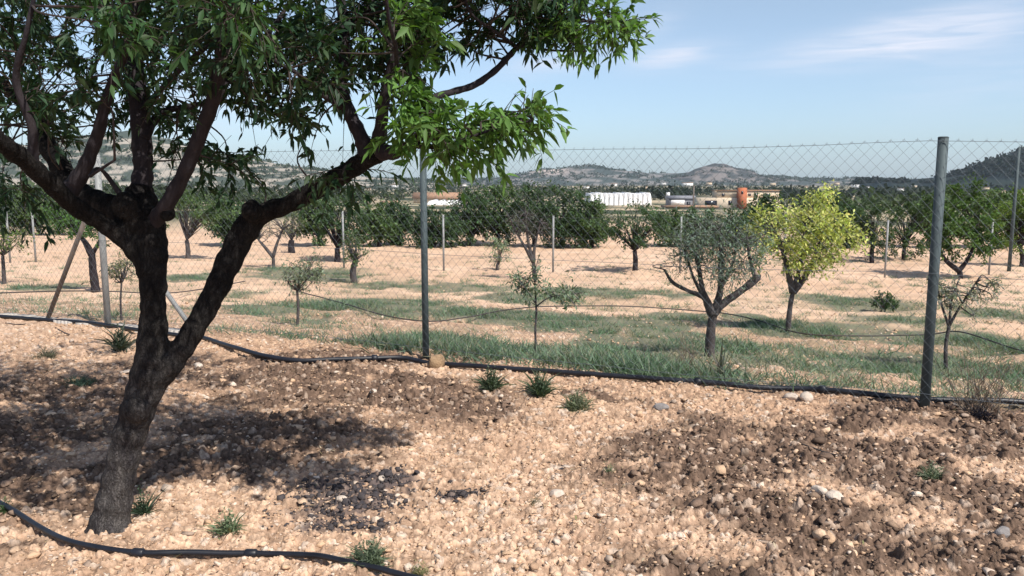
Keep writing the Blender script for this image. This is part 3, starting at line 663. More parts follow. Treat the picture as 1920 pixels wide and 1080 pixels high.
LIMBS = [
 [(262, 370, 56, .08), (268, 320, 42, .1), (266, 270, 40, .12), (262, 200, 46, .15), (252, 130, 36, .2), (255, 60, 30, .25), (262, -60, 24, .3), (280, -220, 14, .3)],
 [(272, 440, 30, .03), (292, 412, 34, .0), (312, 385, 32, -.05), (345, 325, 30, -.1), (378, 245, 29, -.16), (402, 180, 30, -.2), (414, 110, 27, -.25), (424, 30, 24, -.3), (440, -90, 18, -.4), (470, -230, 10, -.5)],
 [(115, 372, 44, -.1), (140, 345, 36, -.1), (165, 300, 28, -.12), (185, 245, 24, -.15), (205, 170, 20, -.2), (240, 80, 16, -.3), (260, -40, 12, -.4)],
 [(690, 292, 44, -.04), (676, 255, 30, -.03), (655, 210, 27, 0), (640, 160, 24, .05), (646, 90, 22, .1), (640, 10, 20, .15), (625, -120, 14, .2)],
 [(706, 280, 40, -.05), (714, 240, 26, -.08), (722, 180, 22, -.12), (735, 110, 18, -.16), (728, 30, 14, -.2), (715, -80, 10, -.3)],
 [(712, 284, 40, -.05), (745, 285, 26, -.12), (780, 262, 20, -.22), (810, 240, 18, -.3), (812, 212, 15, -.32)],
 [(812, 240, 14, -.28), (800, 200, 14, -.2), (812, 184, 15, -.15), (850, 172, 14, -.1), (888, 160, 14, -.06), (925, 135, 13, -.02), (955, 105, 12, 0), (975, 84, 11, 0), (1020, 60, 8, 0), (1090, 40, 6, .05), (1150, 45, 4, .05)],
 [(640, 200, 14, 0), (600, 175, 10, -.1), (560, 140, 8, -.2), (510, 110, 7, -.3), (470, 60, 5, -.4)],
 [(268, 260, 24, .1), (300, 215, 14, .2), (350, 200, 11, .35), (430, 190, 9, .5), (520, 215, 8, .6), (560, 240, 5, .7)],
 [(262, 215, 22, .15), (290, 180, 12, .1), (360, 110, 10, 0), (400, 80, 8, -.1)],
 [(402, 190, 16, -.2), (450, 120, 11, -.1), (520, 40, 9, 0), (580, -60, 6, .1)],
 [(240, 385, 14, -.06), (190, 318, 7, -.1), (170, 330, 7, -.3), (215, 300, 5, -.4)],
 [(780, 272, 14, -.24), (830, 275, 9, -.42), (880, 258, 7, -.45), (940, 238, 5, -.46), (1000, 226, 4, -.47)],
 [(745, 150, 10, -.3), (742, 90, 9, -.5), (730, 40, 8, -.6), (720, -40, 6, -.7)],
 [(968, 88, 9, 0), (930, 60, 6, -.1), (880, 20, 6, -.15), (860, -60, 4, -.2)],
 [(975, 85, 8, 0), (1030, 94, 5, 0), (1100, 96, 4, .05)],
 [(60, 320, 26, -.45), (60, 240, 18, -.5), (30, 150, 14, -.55), (50, 60, 10, -.6), (80, -80, 8, -.6)],
 [(646, 60, 14, .1), (700, 0, 10, .3), (780, -60, 8, .5), (860, -120, 5, .6)],
 [(-60, 220, 36, -.8), (-160, 120, 26, -.5), (-230, 0, 18, -.2), (-300, -80, 10, 0)], [(0, 155, 20, .7), (-80, 60, 14, .8), (-150, -40, 10, .8)], [(-30, 250, 24, -.7), (-20, 120, 16, -.5), (-60, 0, 12, -.3), (-60, -120, 8, -.1)], [(255, 60, 20, .25), (160, -20, 14, .6), (60, -120, 9, 1.0)], [(424, 30, 20, -.3), (500, -60, 12, .2), (560, -160, 8, .8)],
 [(290, 600, 16, .05), (262, 520, 3, .1)] ]
for k, pts in enumerate(LIMBS[:-1]):
    Q, rr, (v, f4, f3) = limb(pts, 12, 8, .06); SK.append(Q[2:])
    o = mk('limb', v, [f4, f3], M['bark_dark'], tree, None, True)
    if k == 6: o['label'] = 'long thin limb curving out against the sky'
    if k == 0: o['label'] = 'central upright limb'
SKP = np.concatenate(SK)
# leaf sprigs: px, py, rx, ry, depth offset, depth spread, number of sprigs, kind (shaded or sunlit green)
BL = [  # the crown in and above the frame
 (60, 40, 130, 90, .2, .7, 26, 0), (200, 60, 110, 80, .2, .7, 22, 0), (330, 70, 90, 80, .1, .7, 22, 0), (450, 80, 90, 80, 0, .7, 24, 0), (560, 90, 90, 80, .1, .6, 22, 0), (650, 70, 80, 70, .1, .5, 22, 0),
 (60, 190, 90, 60, .3, .6, 14, 0), (170, 190, 80, 60, .3, .6, 11, 0), (260, 160, 60, 60, .2, .5, 8, 0), (340, 210, 50, 40, .3, .5, 7, 0), (440, 160, 60, 36, .2, .4, 10, 0), (550, 180, 60, 40, .2, .4, 10, 0), (630, 150, 44, 40, .2, .3, 7, 0),
 (330, 270, 40, 24, .2, .3, 3, 0), (130, 270, 30, 40, .2, .3, 3, 0), (10, 330, 35, 50, .5, .3, 7, 0), (430, 300, 60, 14, .1, .2, 6, 0), (500, 262, 40, 30, .1, .2, 4, 0), (625, 318, 40, 18, 0, .2, 5, 0), (575, 245, 30, 26, .1, .2, 4, 0),
 (760, 10, 60, 50, 0, .3, 20, 0), (735, 80, 40, 44, .1, .2, 9, 0), (690, 130, 30, 40, .1, .2, 6, 0), (660, 215, 18, 22, .1, .2, 3, 0), (850, 5, 70, 34, 0, .3, 20, 0), (800, 62, 44, 20, 0, .2, 9, 0), (880, 68, 44, 16, 0, .2, 9, 0), (960, 12, 70, 28, 0, .3, 20, 0), (1050, 10, 55, 30, 0, .3, 18, 0),
 (1110, 40, 44, 26, 0, .15, 15, 1), (1150, 52, 24, 18, 0, .1, 8, 1), (1070, 72, 44, 16, 0, .12, 10, 1), (990, 55, 36, 14, 0, .12, 6, 0), (970, 112, 8, 8, 0, .03, 1, 1), (900, -60, 180, 40, 0, .5, 34, 0),
 (100, -120, 220, 110, .2, .9, 50, 0), (400, -130, 200, 110, .1, .9, 50, 0), (650, -140, 180, 110, .1, .8, 40, 0), (300, -290, 330, 80, .3, .9, 40, 0), (-150, 0, 130, 180, .3, .9, 40, 0), (-330, -60, 120, 180, .3, .9, 22, 0),
 (100, 40, 240, 90, 1.3, .5, 22, 0), (420, 30, 220, 90, 1.4, .5, 24, 0), (0, -150, 260, 120, 1.5, .6, 34, 0), (420, -150, 260, 120, 1.6, .6, 34, 0),
 (-60, 230, 60, 70, .6, .5, 10, 0), (200, 0, 90, 50, -.6, .4, 10, 2), (420, 30, 60, 40, -.6, .4, 8, 2)]
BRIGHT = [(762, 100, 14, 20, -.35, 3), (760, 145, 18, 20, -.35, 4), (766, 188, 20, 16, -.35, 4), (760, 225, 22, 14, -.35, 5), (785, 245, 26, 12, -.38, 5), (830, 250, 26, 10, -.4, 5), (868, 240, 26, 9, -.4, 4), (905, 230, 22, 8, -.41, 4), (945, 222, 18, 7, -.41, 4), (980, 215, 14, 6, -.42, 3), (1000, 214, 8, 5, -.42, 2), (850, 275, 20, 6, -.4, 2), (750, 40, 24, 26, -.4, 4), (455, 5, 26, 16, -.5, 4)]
GAPS = [(458, 250, 66, 36), (668, 240, 30, 48), (600, 262, 26, 22), (940, 158, 120, 44), (830, 150, 40, 26), (700, 205, 14, 50), (160, 70, 22, 52), (105, 30, 18, 40), (400, 100, 20, 18), (312, 110, 10, 34), (115, 150, 36, 26), (165, 245, 24, 20), (195, 130, 14, 32), (590, 310, 44, 20), (330, 330, 40, 40), (120, 340, 60, 40), (560, 130, 20, 14), (930, 20, 34, 18), (1100, 34, 20, 12), (240, 250, 20, 20), (45, 250, 30, 24), (620, 20, 14, 20), (345, 180, 18, 14), (505, 60, 14, 12), (840, 45, 16, 12)]
def sprigs():
    twig_v = MB(); LP, LD, LL, LC = [], [], [], []
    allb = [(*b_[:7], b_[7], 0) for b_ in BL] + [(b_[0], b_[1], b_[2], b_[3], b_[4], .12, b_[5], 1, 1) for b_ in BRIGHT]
    for (px, py, rx, ry, do, ds, n, kind, hang) in allb:
        for _ in range(n):
            u = rng.normal(0, .5, 3); u = u / max(1, np.linalg.norm(u)); 
            c = at(px + u[0] * rx * 1.1, py + u[1] * ry * 1.1, max(1.6, TD + do + u[2] * ds * 1.3))
            gx_, gy_ = to_px(c[0], c[1], c[2])
            if any(((gx_ - a_[0]) / a_[2]) ** 2 + ((gy_ - a_[1]) / a_[3]) ** 2 < 1 for a_ in GAPS) and rng.uniform() < .85: continue
            d2 = ((SKP - c) ** 2).sum(1); j = np.argmin(d2); s = SKP[j]
            if d2[j] > .0009:
                mid = (s + c) / 2 + rng.normal(0, .12, 3) * math.sqrt(d2[j]); P = spline([s, mid, c], 5)
                v, f4, f3 = tube(P, np.linspace(.0055, .0022, len(P)), 5); twig_v.add(v, f4, f3)
            out = unit(c - s + rng.normal(0, .06, 3)); nt_ = rng.integers(3, 6)
            for k in range(nt_):
                d = unit(out * .55 + rdir(1)[0] * .9 + np.array([0, 0, .1 if not hang else 0]) + (np.array([.45, -.1, 0]) if hang else 0))
                Lt = rng.uniform(.10, .24) * (.62 if px > 690 and not hang else (.8 if hang else 1)); t = np.linspace(0, 1, 6)[:, None]
                P = c + d * Lt * t + np.array([0, 0, -1]) * (t ** 2) * Lt * rng.uniform(.02, .35)
                v, f4, f3 = tube(P, np.linspace(.0022, .001, 6), 4, cap=False); twig_v.add(v, f4)
                m = int(Lt / .012); tt = rng.uniform(.05, 1, m); tt[-3:] = 1
                pp = np.stack([np.interp(tt, t[:, 0], P[:, q]) for q in range(3)], 1)
                dd = unit(unit(P[-1] - P[0]) * .75 + rdir(m) * .85 + np.array([0, 0, -.08]))
                LP.append(pp); LD.append(dd); LL.append(rng.uniform(.036, .068, m) * (1.0 if not hang else 1.2))
                tone = rng.uniform(.75, 1.3)
                g = np.array([.018, .046, .022]) if kind == 0 else (np.array([.085, .165, .040]) if kind == 1 else np.array([.030, .072, .025]))  # light painted in: dark greens for shaded sprigs, brighter for sunlit ones
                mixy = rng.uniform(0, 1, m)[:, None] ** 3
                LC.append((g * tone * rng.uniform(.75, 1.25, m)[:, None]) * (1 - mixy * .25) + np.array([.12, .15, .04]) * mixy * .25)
    twig_v.build('twigs', M['twig'], tree)
    P = np.concatenate(LP); D = np.concatenate(LD); L = np.concatenate(LL); C = np.concatenate(LC)
    # openings in the crown where the sky or the limbs show: the wood there carries no leaves
    Qp = P + D * L[:, None] * .5; hx, hy = to_px(Qp[:, 0], Qp[:, 1], Qp[:, 2]); kp = np.ones(len(P), bool)
    for (gx, gy, gw, gh) in GAPS:
        kp &= ~((((hx - gx) / gw) ** 2 + ((hy - gy) / gh) ** 2 + (vnoise(hx / 22, hy / 22, 77) - .5) * 1.3 < 1) & (rng.uniform(0, 1, len(P)) < .93))
    P, D, L, C = P[kp], D[kp], L[kp], C[kp]
    v, f3, f4, c = leaves(P, D, L, L * rng.uniform(.25, .36, len(L)), C, .28, 5)
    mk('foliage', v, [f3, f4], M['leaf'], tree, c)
    print('big tree leaves', len(P))
sprigs()

def crown_tree(name, label, base, height, crowns, leafL, nleaf, color, trunk_r, mbark, group=None, ncl=24, clr=.28, var=.3, limbs=None, spread=.12, wr=.32, twigr=.006, fork=None, cat='tree', up=0.0, ltone=1.0):
    """crowns: ellipsoids (cx,cy,cz,rx,ry,rz) in world metres. base: (x,y). One tree: trunk, limbs, foliage."""
    z0 = zg(*base); e = empty(name, (base[0], base[1], z0), label, cat, group)
    top = np.mean([c[:3] for c in crowns], 0)
    fk = np.array(fork) if fork is not None else np.array([base[0] + (top[0] - base[0]) * .25, base[1], z0 + (top[2] - z0) * .5])
    b = MB()
    P = spline([(base[0], base[1], z0 - .12), (base[0] + rng.normal(0, .03), base[1], z0 + (fk[2] - z0) * .5), fk], 6)
    v, f4, f3 = tube(P, np.linspace(trunk_r * 1.15, trunk_r * .85, len(P)), 10, .08); b.add(v, f4, f3)
    b.build('trunk', mbark, e, True)
    lb = MB(); sk = [fk[None]]
    for L in (limbs or []):
        Q = spline([p[:3] for p in L], 6); rr = np.interp(np.linspace(0, len(L) - 1, len(Q)), np.arange(len(L)), [p[3] for p in L])
        v, f4, f3 = tube(Q, rr, 8, .08); lb.add(v, f4, f3); sk.append(Q)
    sk = np.concatenate(sk)
    vol = np.array([c[3] * c[4] * c[5] for c in crowns]); which = rng.choice(len(crowns), ncl, p=vol / vol.sum())
    LP, LD, LC = [], [], []
    for i in which:
        cx, cy, cz, rx, ry, rz = crowns[i]; u = rdir(1)[0] * rng.uniform(.25, 1) ** .5; c = np.array([cx, cy, cz]) + u * (rx, ry, rz) * .9
        j = np.argmin(((sk - c) ** 2).sum(1)); s = sk[j]
        mid = s + (c - s) * .5 + np.array([0, 0, .12]) * np.linalg.norm(c - s) + rng.normal(0, .05, 3)
        Q = spline([s, mid, c], 4); v, f4, f3 = tube(Q, np.linspace(max(twigr * 1.6, trunk_r * .28 if limbs is None else twigr * 1.6), twigr * .6, len(Q)), 5, .05); lb.add(v, f4, f3)
        m = int(nleaf / ncl * rng.uniform(.5, 1.5)); r = clr * rng.uniform(.6, 1.25)
        # leaves sit along short twigs that radiate out of the cluster
        ntw = max(3, m // 14); td = unit(rdir(ntw) + unit(c - s) * .5 + np.array([0, 0, up])); tl = rng.uniform(.4, 1.2, ntw) * r
        w_ = rng.integers(0, ntw, m); t = rng.uniform(.1, 1, m)
        LP.append(c + td[w_] * (tl[w_] * t)[:, None] + rng.normal(0, spread * r, (m, 3))); LD.append(unit(td[w_] * .6 + rdir(m)))
        tone = rng.uniform(1 - var, 1 + var); LC.append(np.array(color)[None] * tone * rng.uniform(.7, 1.3, m)[:, None] * (1 + rng.normal(0, .06, (m, 3))))
        if twigr > .004 and leafL < .1:
            for k in range(min(ntw, 5)):
                v, f4, f3 = tube([c, c + td[k] * tl[k]], [twigr * .5, twigr * .3], 3, cap=False); lb.add(v, f4)
    lb.build('limbs', mbark, e, True)
    P = np.concatenate(LP); D = np.concatenate(LD); C = np.clip(np.concatenate(LC), .005, 1); L = leafL * rng.uniform(.6, 1.35, len(P))
    v, f3, f4, c = leaves(P, D, L, L * wr * rng.uniform(.8, 1.3, len(P)), C, .2, 4)
    mk('foliage', v, [f3], M['leaf_far'], e, c)
    return e
# ------------------------------------------------------------------ orchard trees, placed where the photo has them
def T(px, py, crowns_px, **k):
    """crowns_px: (cx, cy, rx, ry) in photograph pixels at the depth of the tree's base"""
    g = G(px, py); D = g[1]; s = D / F; cr = []
    for c in crowns_px:
        q = at(c[0], c[1], D + (c[4] if len(c) > 4 else 0)); cr.append((q[0], q[1], q[2], c[2] * s, max(c[2], c[3]) * s * .9, c[3] * s))
    if 'fork_px' in k: q = at(*k.pop('fork_px'), D); k['fork'] = tuple(q)
    if 'limbs_px' in k:
        k['limbs'] = [[(*at(p[0], p[1], D + (p[3] if len(p) > 3 else 0)), p[2] / 2 * s) for p in L] for L in k.pop('limbs_px')]
    return crown_tree(base=(g[0], g[1]), height=0, crowns=cr, **k)
OL = (.15, .19, .15); GD = (.052, .090, .040); GM = (.082, .128, .050); YG = (.45, .46, .15); GY = (.12, .16, .05)
T(1330, 670, [(1335, 450, 74, 44), (1280, 470, 42, 38), (1402, 462, 44, 46), (1345, 505, 76, 26), (1262, 500, 30, 24)], name='olive_tree', label='grey green olive tree with a dark forked trunk and pruned right limb', leafL=.055, nleaf=5600, color=OL, trunk_r=.062, mbark=M['bark_grey'],
  fork_px=(1337, 585), ncl=110, clr=.30, wr=.24, twigr=.006, spread=.3,
  limbs_px=[[(1336, 592, 16), (1322, 560, 11), (1290, 545, 7), (1262, 530, 7), (1245, 505, 4)], [(1336, 592, 17), (1355, 570, 15), (1390, 545, 14), (1418, 522, 16), (1420, 515, 10)], [(1336, 590, 20), (1318, 545, 10), (1310, 500, 8), (1300, 450, 5)], [(1338, 590, 18), (1350, 545, 12), (1352, 490, 10), (1350, 430, 5)], [(1322, 560, 10), (1300, 520, 5), (1285, 470, 4)], [(1415, 520, 8), (1405, 480, 6), (1400, 440, 4)], [(1350, 545, 8), (1375, 490, 5), (1380, 440, 3)]])
T(1478, 625, [(1520, 440, 74, 70), (1450, 440, 44, 56), (1560, 450, 44, 46), (1530, 385, 40, 26), (1592, 440, 22, 40), (1500, 510, 50, 26), (1420, 420, 22, 40)], name='fruit_tree', label='bright yellow green fruit tree on a slim brown trunk right of the olive', leafL=.07, nleaf=8500, color=YG, trunk_r=.045, mbark=M['bark_grey'],
  fork_px=(1487, 545), ncl=120, clr=.30, wr=.45, var=.35, spread=.22, limbs_px=[[(1487, 548, 15), (1480, 520, 11), (1470, 480, 8), (1455, 430, 5)], [(1487, 548, 15), (1505, 525, 12), (1525, 490, 9), (1545, 430, 5)], [(1487, 545, 12), (1500, 500, 8), (1510, 420, 5)]])
T(1776, 696, [(1800, 560, 52, 42), (1850, 545, 22, 40), (1770, 545, 30, 30)], name='sapling', label='sparse silvery sapling behind the thick fence post at the right', leafL=.05, nleaf=1500, color=(.24, .25, .20), trunk_r=.024, mbark=M['bark_grey'], ncl=44, clr=.2, wr=.28, fork_px=(1780, 608),
  limbs_px=[[(1780, 610, 6), (1800, 575, 4), (1830, 530, 3)], [(1779, 612, 6), (1765, 570, 4), (1755, 530, 3)], [(1780, 608, 6), (1785, 560, 4), (1800, 520, 3)]])
T(1008, 668, [(983, 532, 28, 22), (1048, 548, 38, 17), (1004, 512, 18, 14), (1080, 556, 22, 10)], name='sapling', label='thin staked sapling with low green tufts in the middle of the weeds', leafL=.05, nleaf=1000, color=(.14, .18, .12), trunk_r=.012, mbark=M['bark_grey'], ncl=26, clr=.18, wr=.3, fork_px=(1006, 585), twigr=.003, limbs_px=[[(1006, 587, 4), (1004, 550, 3.4), (1002, 505, 2)], [(1005, 575, 3), (1030, 558, 2.4), (1070, 550, 1.6)], [(1005, 570, 3), (990, 548, 2.4), (975, 525, 1.6)]])
T(556, 612, [(560, 520, 36, 28), (590, 505, 28, 22), (535, 510, 18, 22)], name='sapling', label='feathery grey green sapling on a thin stem right of the leaning limb', leafL=.06, nleaf=1100, color=(.17, .20, .14), trunk_r=.02, mbark=M['bark_grey'], ncl=26, clr=.22, wr=.28, fork_px=(557, 545))
T(936, 507, [(936, 478, 24, 26), (925, 460, 14, 14), (950, 470, 12, 16)], name='young_olive_tree', label='small round silvery olive on bare soil before the dark trees', leafL=.09, nleaf=1100, color=(.19, .23, .15), trunk_r=.05, mbark=M['bark_grey'], ncl=20, clr=.35, wr=.3, fork_px=(936, 492))
T(1190, 509, [(1195, 415, 62, 38), (1150, 425, 28, 26), (1235, 425, 24, 28), (1195, 448, 56, 18)], name='almond_tree', label='round dark green almond tree on a thin trunk below the white greenhouse', leafL=.10, nleaf=4600, color=GD, trunk_r=.09, mbark=M['bark_dark'], ncl=60, clr=.4, wr=.42, fork_px=(1190, 470))
T(1003, 524, [(975, 418, 42, 30), (1010, 430, 26, 24)], name='almond_tree', label='bare looking grey almond tree standing in front of the dark trees', leafL=.07, nleaf=700, color=(.12, .13, .11), trunk_r=.07, mbark=M['bark_grey'], ncl=56, clr=.4, wr=.3, fork_px=(1000, 490), twigr=.012,
  limbs_px=[[(1000, 492, 8), (985, 465, 5), (960, 420, 3)], [(1000, 492, 8), (1003, 460, 5), (1015, 410, 3)], [(1000, 492, 8), (990, 450, 5), (985, 395, 3)]])
T(632, 492, [(640, 400, 44, 38), (665, 430, 36, 34), (610, 410, 24, 30)], name='almond_tree', label='dark dense almond tree directly under the big tree\'s right limb', leafL=.11, nleaf=4600, color=GD, trunk_r=.12, mbark=M['bark_dark'], ncl=56, clr=.4, wr=.42, fork_px=(632, 465))
T(666, 530, [(672, 470, 26, 22), (660, 455, 20, 14)], name='almond_tree', label='small green almond tree with a dark stub trunk left of the middle post', leafL=.08, nleaf=900, color=(.09, .13, .06), trunk_r=.09, mbark=M['bark_grey'], ncl=24, clr=.3, wr=.36, fork_px=(666, 490))
T(513, 503, [(500, 425, 34, 30), (540, 430, 26, 24)], name='almond_tree', label='grey forked almond tree seen between the leaning limb and the trunk', leafL=.07, nleaf=650, color=(.15, .15, .11), trunk_r=.06, mbark=M['bark_grey'], ncl=44, clr=.4, wr=.3, fork_px=(512, 480), twigr=.012,
  limbs_px=[[(512, 482, 7), (498, 465, 6), (485, 450, 4)], [(512, 482, 7), (520, 455, 5), (530, 430, 4)]])
T(547, 474, [(550, 420, 30, 22)], name='almond_tree', label='small dull almond tree behind the grey forked one', leafL=.11, nleaf=700, color=(.08, .095, .05), trunk_r=.14, mbark=M['bark_dark'], ncl=20, clr=.5, wr=.4, fork_px=(547, 450))
T(352, 486, [(365, 395, 46, 36), (410, 400, 28, 30), (335, 380, 26, 30)], name='almond_tree', label='bushy mid green almond tree just right of the main trunk', leafL=.10, nleaf=4600, color=GM, trunk_r=.09, mbark=M['bark_grey'], ncl=56, clr=.4, wr=.42, fork_px=(350, 450))
T(181, 549, [(150, 420, 44, 26), (185, 440, 26, 26), (110, 400, 34, 24)], name='almond_tree', label='leaning almond tree between the brown brace and the pale braced post', leafL=.08, nleaf=2200, color=(.06, .12, .032), trunk_r=.085, mbark=M['bark_dark'], ncl=46, clr=.28, wr=.4, fork_px=(172, 475),
  limbs_px=[[(172, 478, 14), (160, 455, 10), (140, 430, 6)], [(172, 478, 10), (185, 455, 6), (195, 430, 4)]])
T(8, 533, [(10, 455, 36, 24), (30, 440, 24, 14)], name='almond_tree', label='small yellowish almond tree at the left edge of the photo', leafL=.07, nleaf=900, color=GY, trunk_r=.045, mbark=M['bark_grey'], ncl=26, clr=.25, wr=.4, fork_px=(5, 480))
T(228, 604, [(228, 505, 26, 22), (215, 520, 16, 14)], name='sapling', label='pale thin sapling just right of the pale braced post', leafL=.05, nleaf=500, color=(.20, .20, .13), trunk_r=.012, mbark=M['bark_grey'], ncl=16, clr=.2, wr=.3, fork_px=(228, 530))
T(1658, 586, [(1658, 566, 22, 20)], name='bush', label='small dark green bush alone on the soil left of the thick post', leafL=.07, nleaf=800, color=(.045, .085, .035), trunk_r=.012, mbark=M['bark_grey'], ncl=18, clr=.16, wr=.36, fork_px=(1658, 578), cat='bush')
T(1800, 522, [(1815, 400, 56, 46), (1790, 445, 50, 40), (1850, 460, 40, 34), (1820, 360, 38, 26), (1765, 430, 26, 40)], name='almond_tree', label='tall green almond tree right of the thick post with a v shaped trunk', leafL=.125, nleaf=7500, color=(.07, .12, .035), trunk_r=.09, mbark=M['bark_dark'], ncl=76, clr=.38, wr=.42, fork_px=(1798, 505),
  limbs_px=[[(1798, 508, 10), (1775, 490, 8), (1762, 470, 5)], [(1798, 508, 10), (1815, 485, 7), (1830, 450, 4)]])
T(1915, 500, [(1905, 400, 46, 44), (1920, 440, 40, 34), (1880, 440, 24, 24)], name='almond_tree', label='yellowish green almond tree cut by the right edge of the photo', leafL=.125, nleaf=5500, color=(.11, .16, .035), trunk_r=.08, mbark=M['bark_dark'], ncl=60, clr=.38, wr=.42)
T(1635, 492, [(1640, 420, 32, 44), (1620, 400, 24, 28), (1640, 465, 26, 22)], name='almond_tree', label='dark narrow almond tree behind the yellow green fruit tree', leafL=.11, nleaf=3400, color=(.045, .075, .035), trunk_r=.09, mbark=M['bark_dark'], ncl=36, clr=.4, wr=.42)
T(1694, 488, [(1700, 420, 46, 46), (1730, 400, 34, 36), (1670, 440, 30, 30), (1705, 462, 40, 18)], name='almond_tree', label='broad green almond tree left of the thick fence post, in the row behind', leafL=.11, nleaf=5200, color=(.055, .09, .035), trunk_r=.08, mbark=M['bark_dark'], ncl=50, clr=.42, wr=.42)
# the row of dense trees across the middle distance
ROW = [(600, 462, 590, 400, 40, 34, GM, 'first'), (712, 462, 705, 415, 34, 32, GM, ''), (748, 460, 745, 412, 34, 34, GD, ''), (812, 464, 815, 420, 46, 34, GD, ''), (880, 462, 885, 400, 50, 48, GD, ''), (935, 460, 930, 392, 52, 50, GM, ''), (1000, 462, 990, 395, 46, 50, GD, ''), (1055, 464, 1060, 398, 52, 54, GD, ''), (1110, 464, 1105, 415, 40, 42, GM, ''), (1255, 462, 1265, 425, 40, 34, GM, ''), (1310, 462, 1315, 422, 40, 30, GD, ''), (1385, 462, 1390, 420, 40, 30, GD, ''), (1450, 462, 1440, 400, 44, 34, GD, ''), (1540, 466, 1545, 400, 40, 40, GD, ''), (1590, 466, 1590, 420, 30, 34, GD, ''), (1740, 466, 1755, 400, 44, 40, GM, ''), (1860, 466, 1870, 395, 50, 40, GM, ''),
       (60, 440, 60, 395, 46, 34, (.07, .11, .04), ''), (110, 440, 120, 392, 40, 34, GM, ''), (-20, 440, 0, 385, 46, 40, GD, ''), (255, 440, 270, 400, 40, 26, GM, ''), (440, 462, 430, 410, 36, 30, GD, '')]
LAB = ['mid green tree in the middle row behind the dark dense almond', 'mid green tree of the middle row left of the middle post', 'dark low tree of the middle row touching the middle post on its left', 'low dark tree of the middle row right behind the middle post', 'tall dark tree leading the dense clump right of the middle post', 'tallest greener tree of the dense clump in the centre', 'dark tree of the dense clump behind the bare grey almond', 'broad dark tree at the right of the dense clump', 'lower greener tree closing the dense clump on its right', 'green tree between the round almond and the olive crown', 'dark tree hidden behind the olive crown', 'dark tree behind the gap between olive and yellow green tree', 'dark tree behind the left side of the yellow green tree', 'dark tree rising behind the top of the yellow green tree', 'dark tree at the right shoulder of the yellow green tree', 'green tree of the middle row just right of the thick post', 'green tree of the middle row behind the tall right almond', 'light green tree of the back row near the left edge', 'green tree of the back row above the brown brace', 'dark tree of the back row cut by the left edge', 'green tree of the back row hidden by the trunk', 'dark green tree of the back row left of the leaning limb']
for (bx, by, cx, cy, rx, ry, colr, _), lab in zip(ROW, LAB):
    T(bx, by, [(cx, cy, rx, ry), (cx - rx * .45, cy + ry * .45, rx * .7, ry * .62), (cx + rx * .45, cy + ry * .45, rx * .7, ry * .62), (cx + rng.uniform(-8, 8), by - 16, rx * rng.uniform(.6, .95), rng.uniform(11, 17))], name='almond_tree', label=lab, leafL=.16, nleaf=5600, color=colr, trunk_r=.11, mbark=M['bark_dark'], ncl=84, clr=.55, wr=.5, group='dense trees across the middle distance', twigr=.02)

# ------------------------------------------------------------------ weeds
def blades(P, h, C, lean=.5, wid=.05):
    n = len(P); D = unit(np.array([0, 0, 1.0]) + rng.normal(0, lean, (n, 3)) * (1, 1, .2)); S = unit(np.cross(D, rdir(n)))
    h = h[:, None]; W = h * wid; m = P + D * h * .55; t = P + D * h + np.stack([D[:, 0], D[:, 1], -np.abs(D[:, 0])], 1) * h * .25
    V = np.stack([P - S * W, P + S * W, m + S * W * .8, m - S * W * .8, t], 1); b = (np.arange(n) * 5)[:, None, None]
    return V.reshape(-1, 3), (np.array([(0, 1, 2, 3)])[None] + b).reshape(-1, 4), (np.array([(3, 2, 4)])[None] + b).reshape(-1, 3), np.repeat(C, 5, 0)
def weeds():
    PP = []
    for (cx, cy, rx, ry, am) in GW:
        nt_ = int(np.clip(am * rx * ry * 42, 24, 1200))
        a = rng.normal(0, .44, (nt_, 2)) * (rx, ry); PP.append(np.stack([cx + a[:, 0], cy + a[:, 1]], 1))
    nx = 5200; q = GV(rng.uniform(-60, 1980, nx), rng.uniform(480, 760, nx))[:, :2]; PP.append(q[rng.uniform(0, 1, nx) < .8])
    for (tx, ty, tr_, tn) in ((1150, 690, .5, 150), (1060, 690, .35, 60), (850, 662, .5, 120), (900, 672, .4, 90), (770, 655, .3, 50), (1240, 700, .45, 90), (1180, 640, .6, 90), (1330, 716, .3, 40), (1040, 560, .5, 50), (600, 575, .7, 60), (1430, 610, .5, 60), (1560, 628, .8, 80), (1650, 630, .6, 60), (1900, 660, .5, 50), (1700, 700, .4, 40), (820, 640, .5, 70)):
        g = G(tx, ty); PP.append(g[:2] + rng.normal(0, .5, (tn, 2)) * (tr_, tr_ * .7))
    Tp = np.concatenate(PP); Tp = Tp[fbm(Tp[:, 0] * 1.1, Tp[:, 1] * 1.3, 3, 411) + rng.normal(0, .04, len(Tp)) > .43]; Tp = Tp[fence_dist(Tp[:, 0], Tp[:, 1]) > .25]
    n = len(Tp); k = 34; s = rng.uniform(.035, .155, n) * (1 + .25 * np.clip(grass_mask(Tp[:, 0], Tp[:, 1]), 0, 1))
    B = np.repeat(Tp, k, 0) + rng.normal(0, 1, (n * k, 2)) * np.repeat(s, k)[:, None] * .75
    z = terr(B[:, 0], B[:, 1]) - .01; hh = np.repeat(s, k) * rng.uniform(.5, 1.25, n * k)
    pal = np.array([[.13, .20, .12], [.17, .225, .15], [.10, .16, .10], [.22, .21, .14], [.16, .17, .12]]); c = np.repeat(pal[rng.choice(5, n, p=[.32, .28, .2, .09, .11])], k, 0) * rng.uniform(.75, 1.25, (n * k, 1))
    v, f4, f3, cc = blades(np.stack([B[:, 0], B[:, 1], z], 1), hh, c, .75, .03)
    o = mk('weeds', v, [f4, f3], M['blade'], None, cc); tag(o, 'low grey green weeds in patches over the orchard soil', 'weeds', kind='stuff')
    print('weed blades', n * k)
weeds()
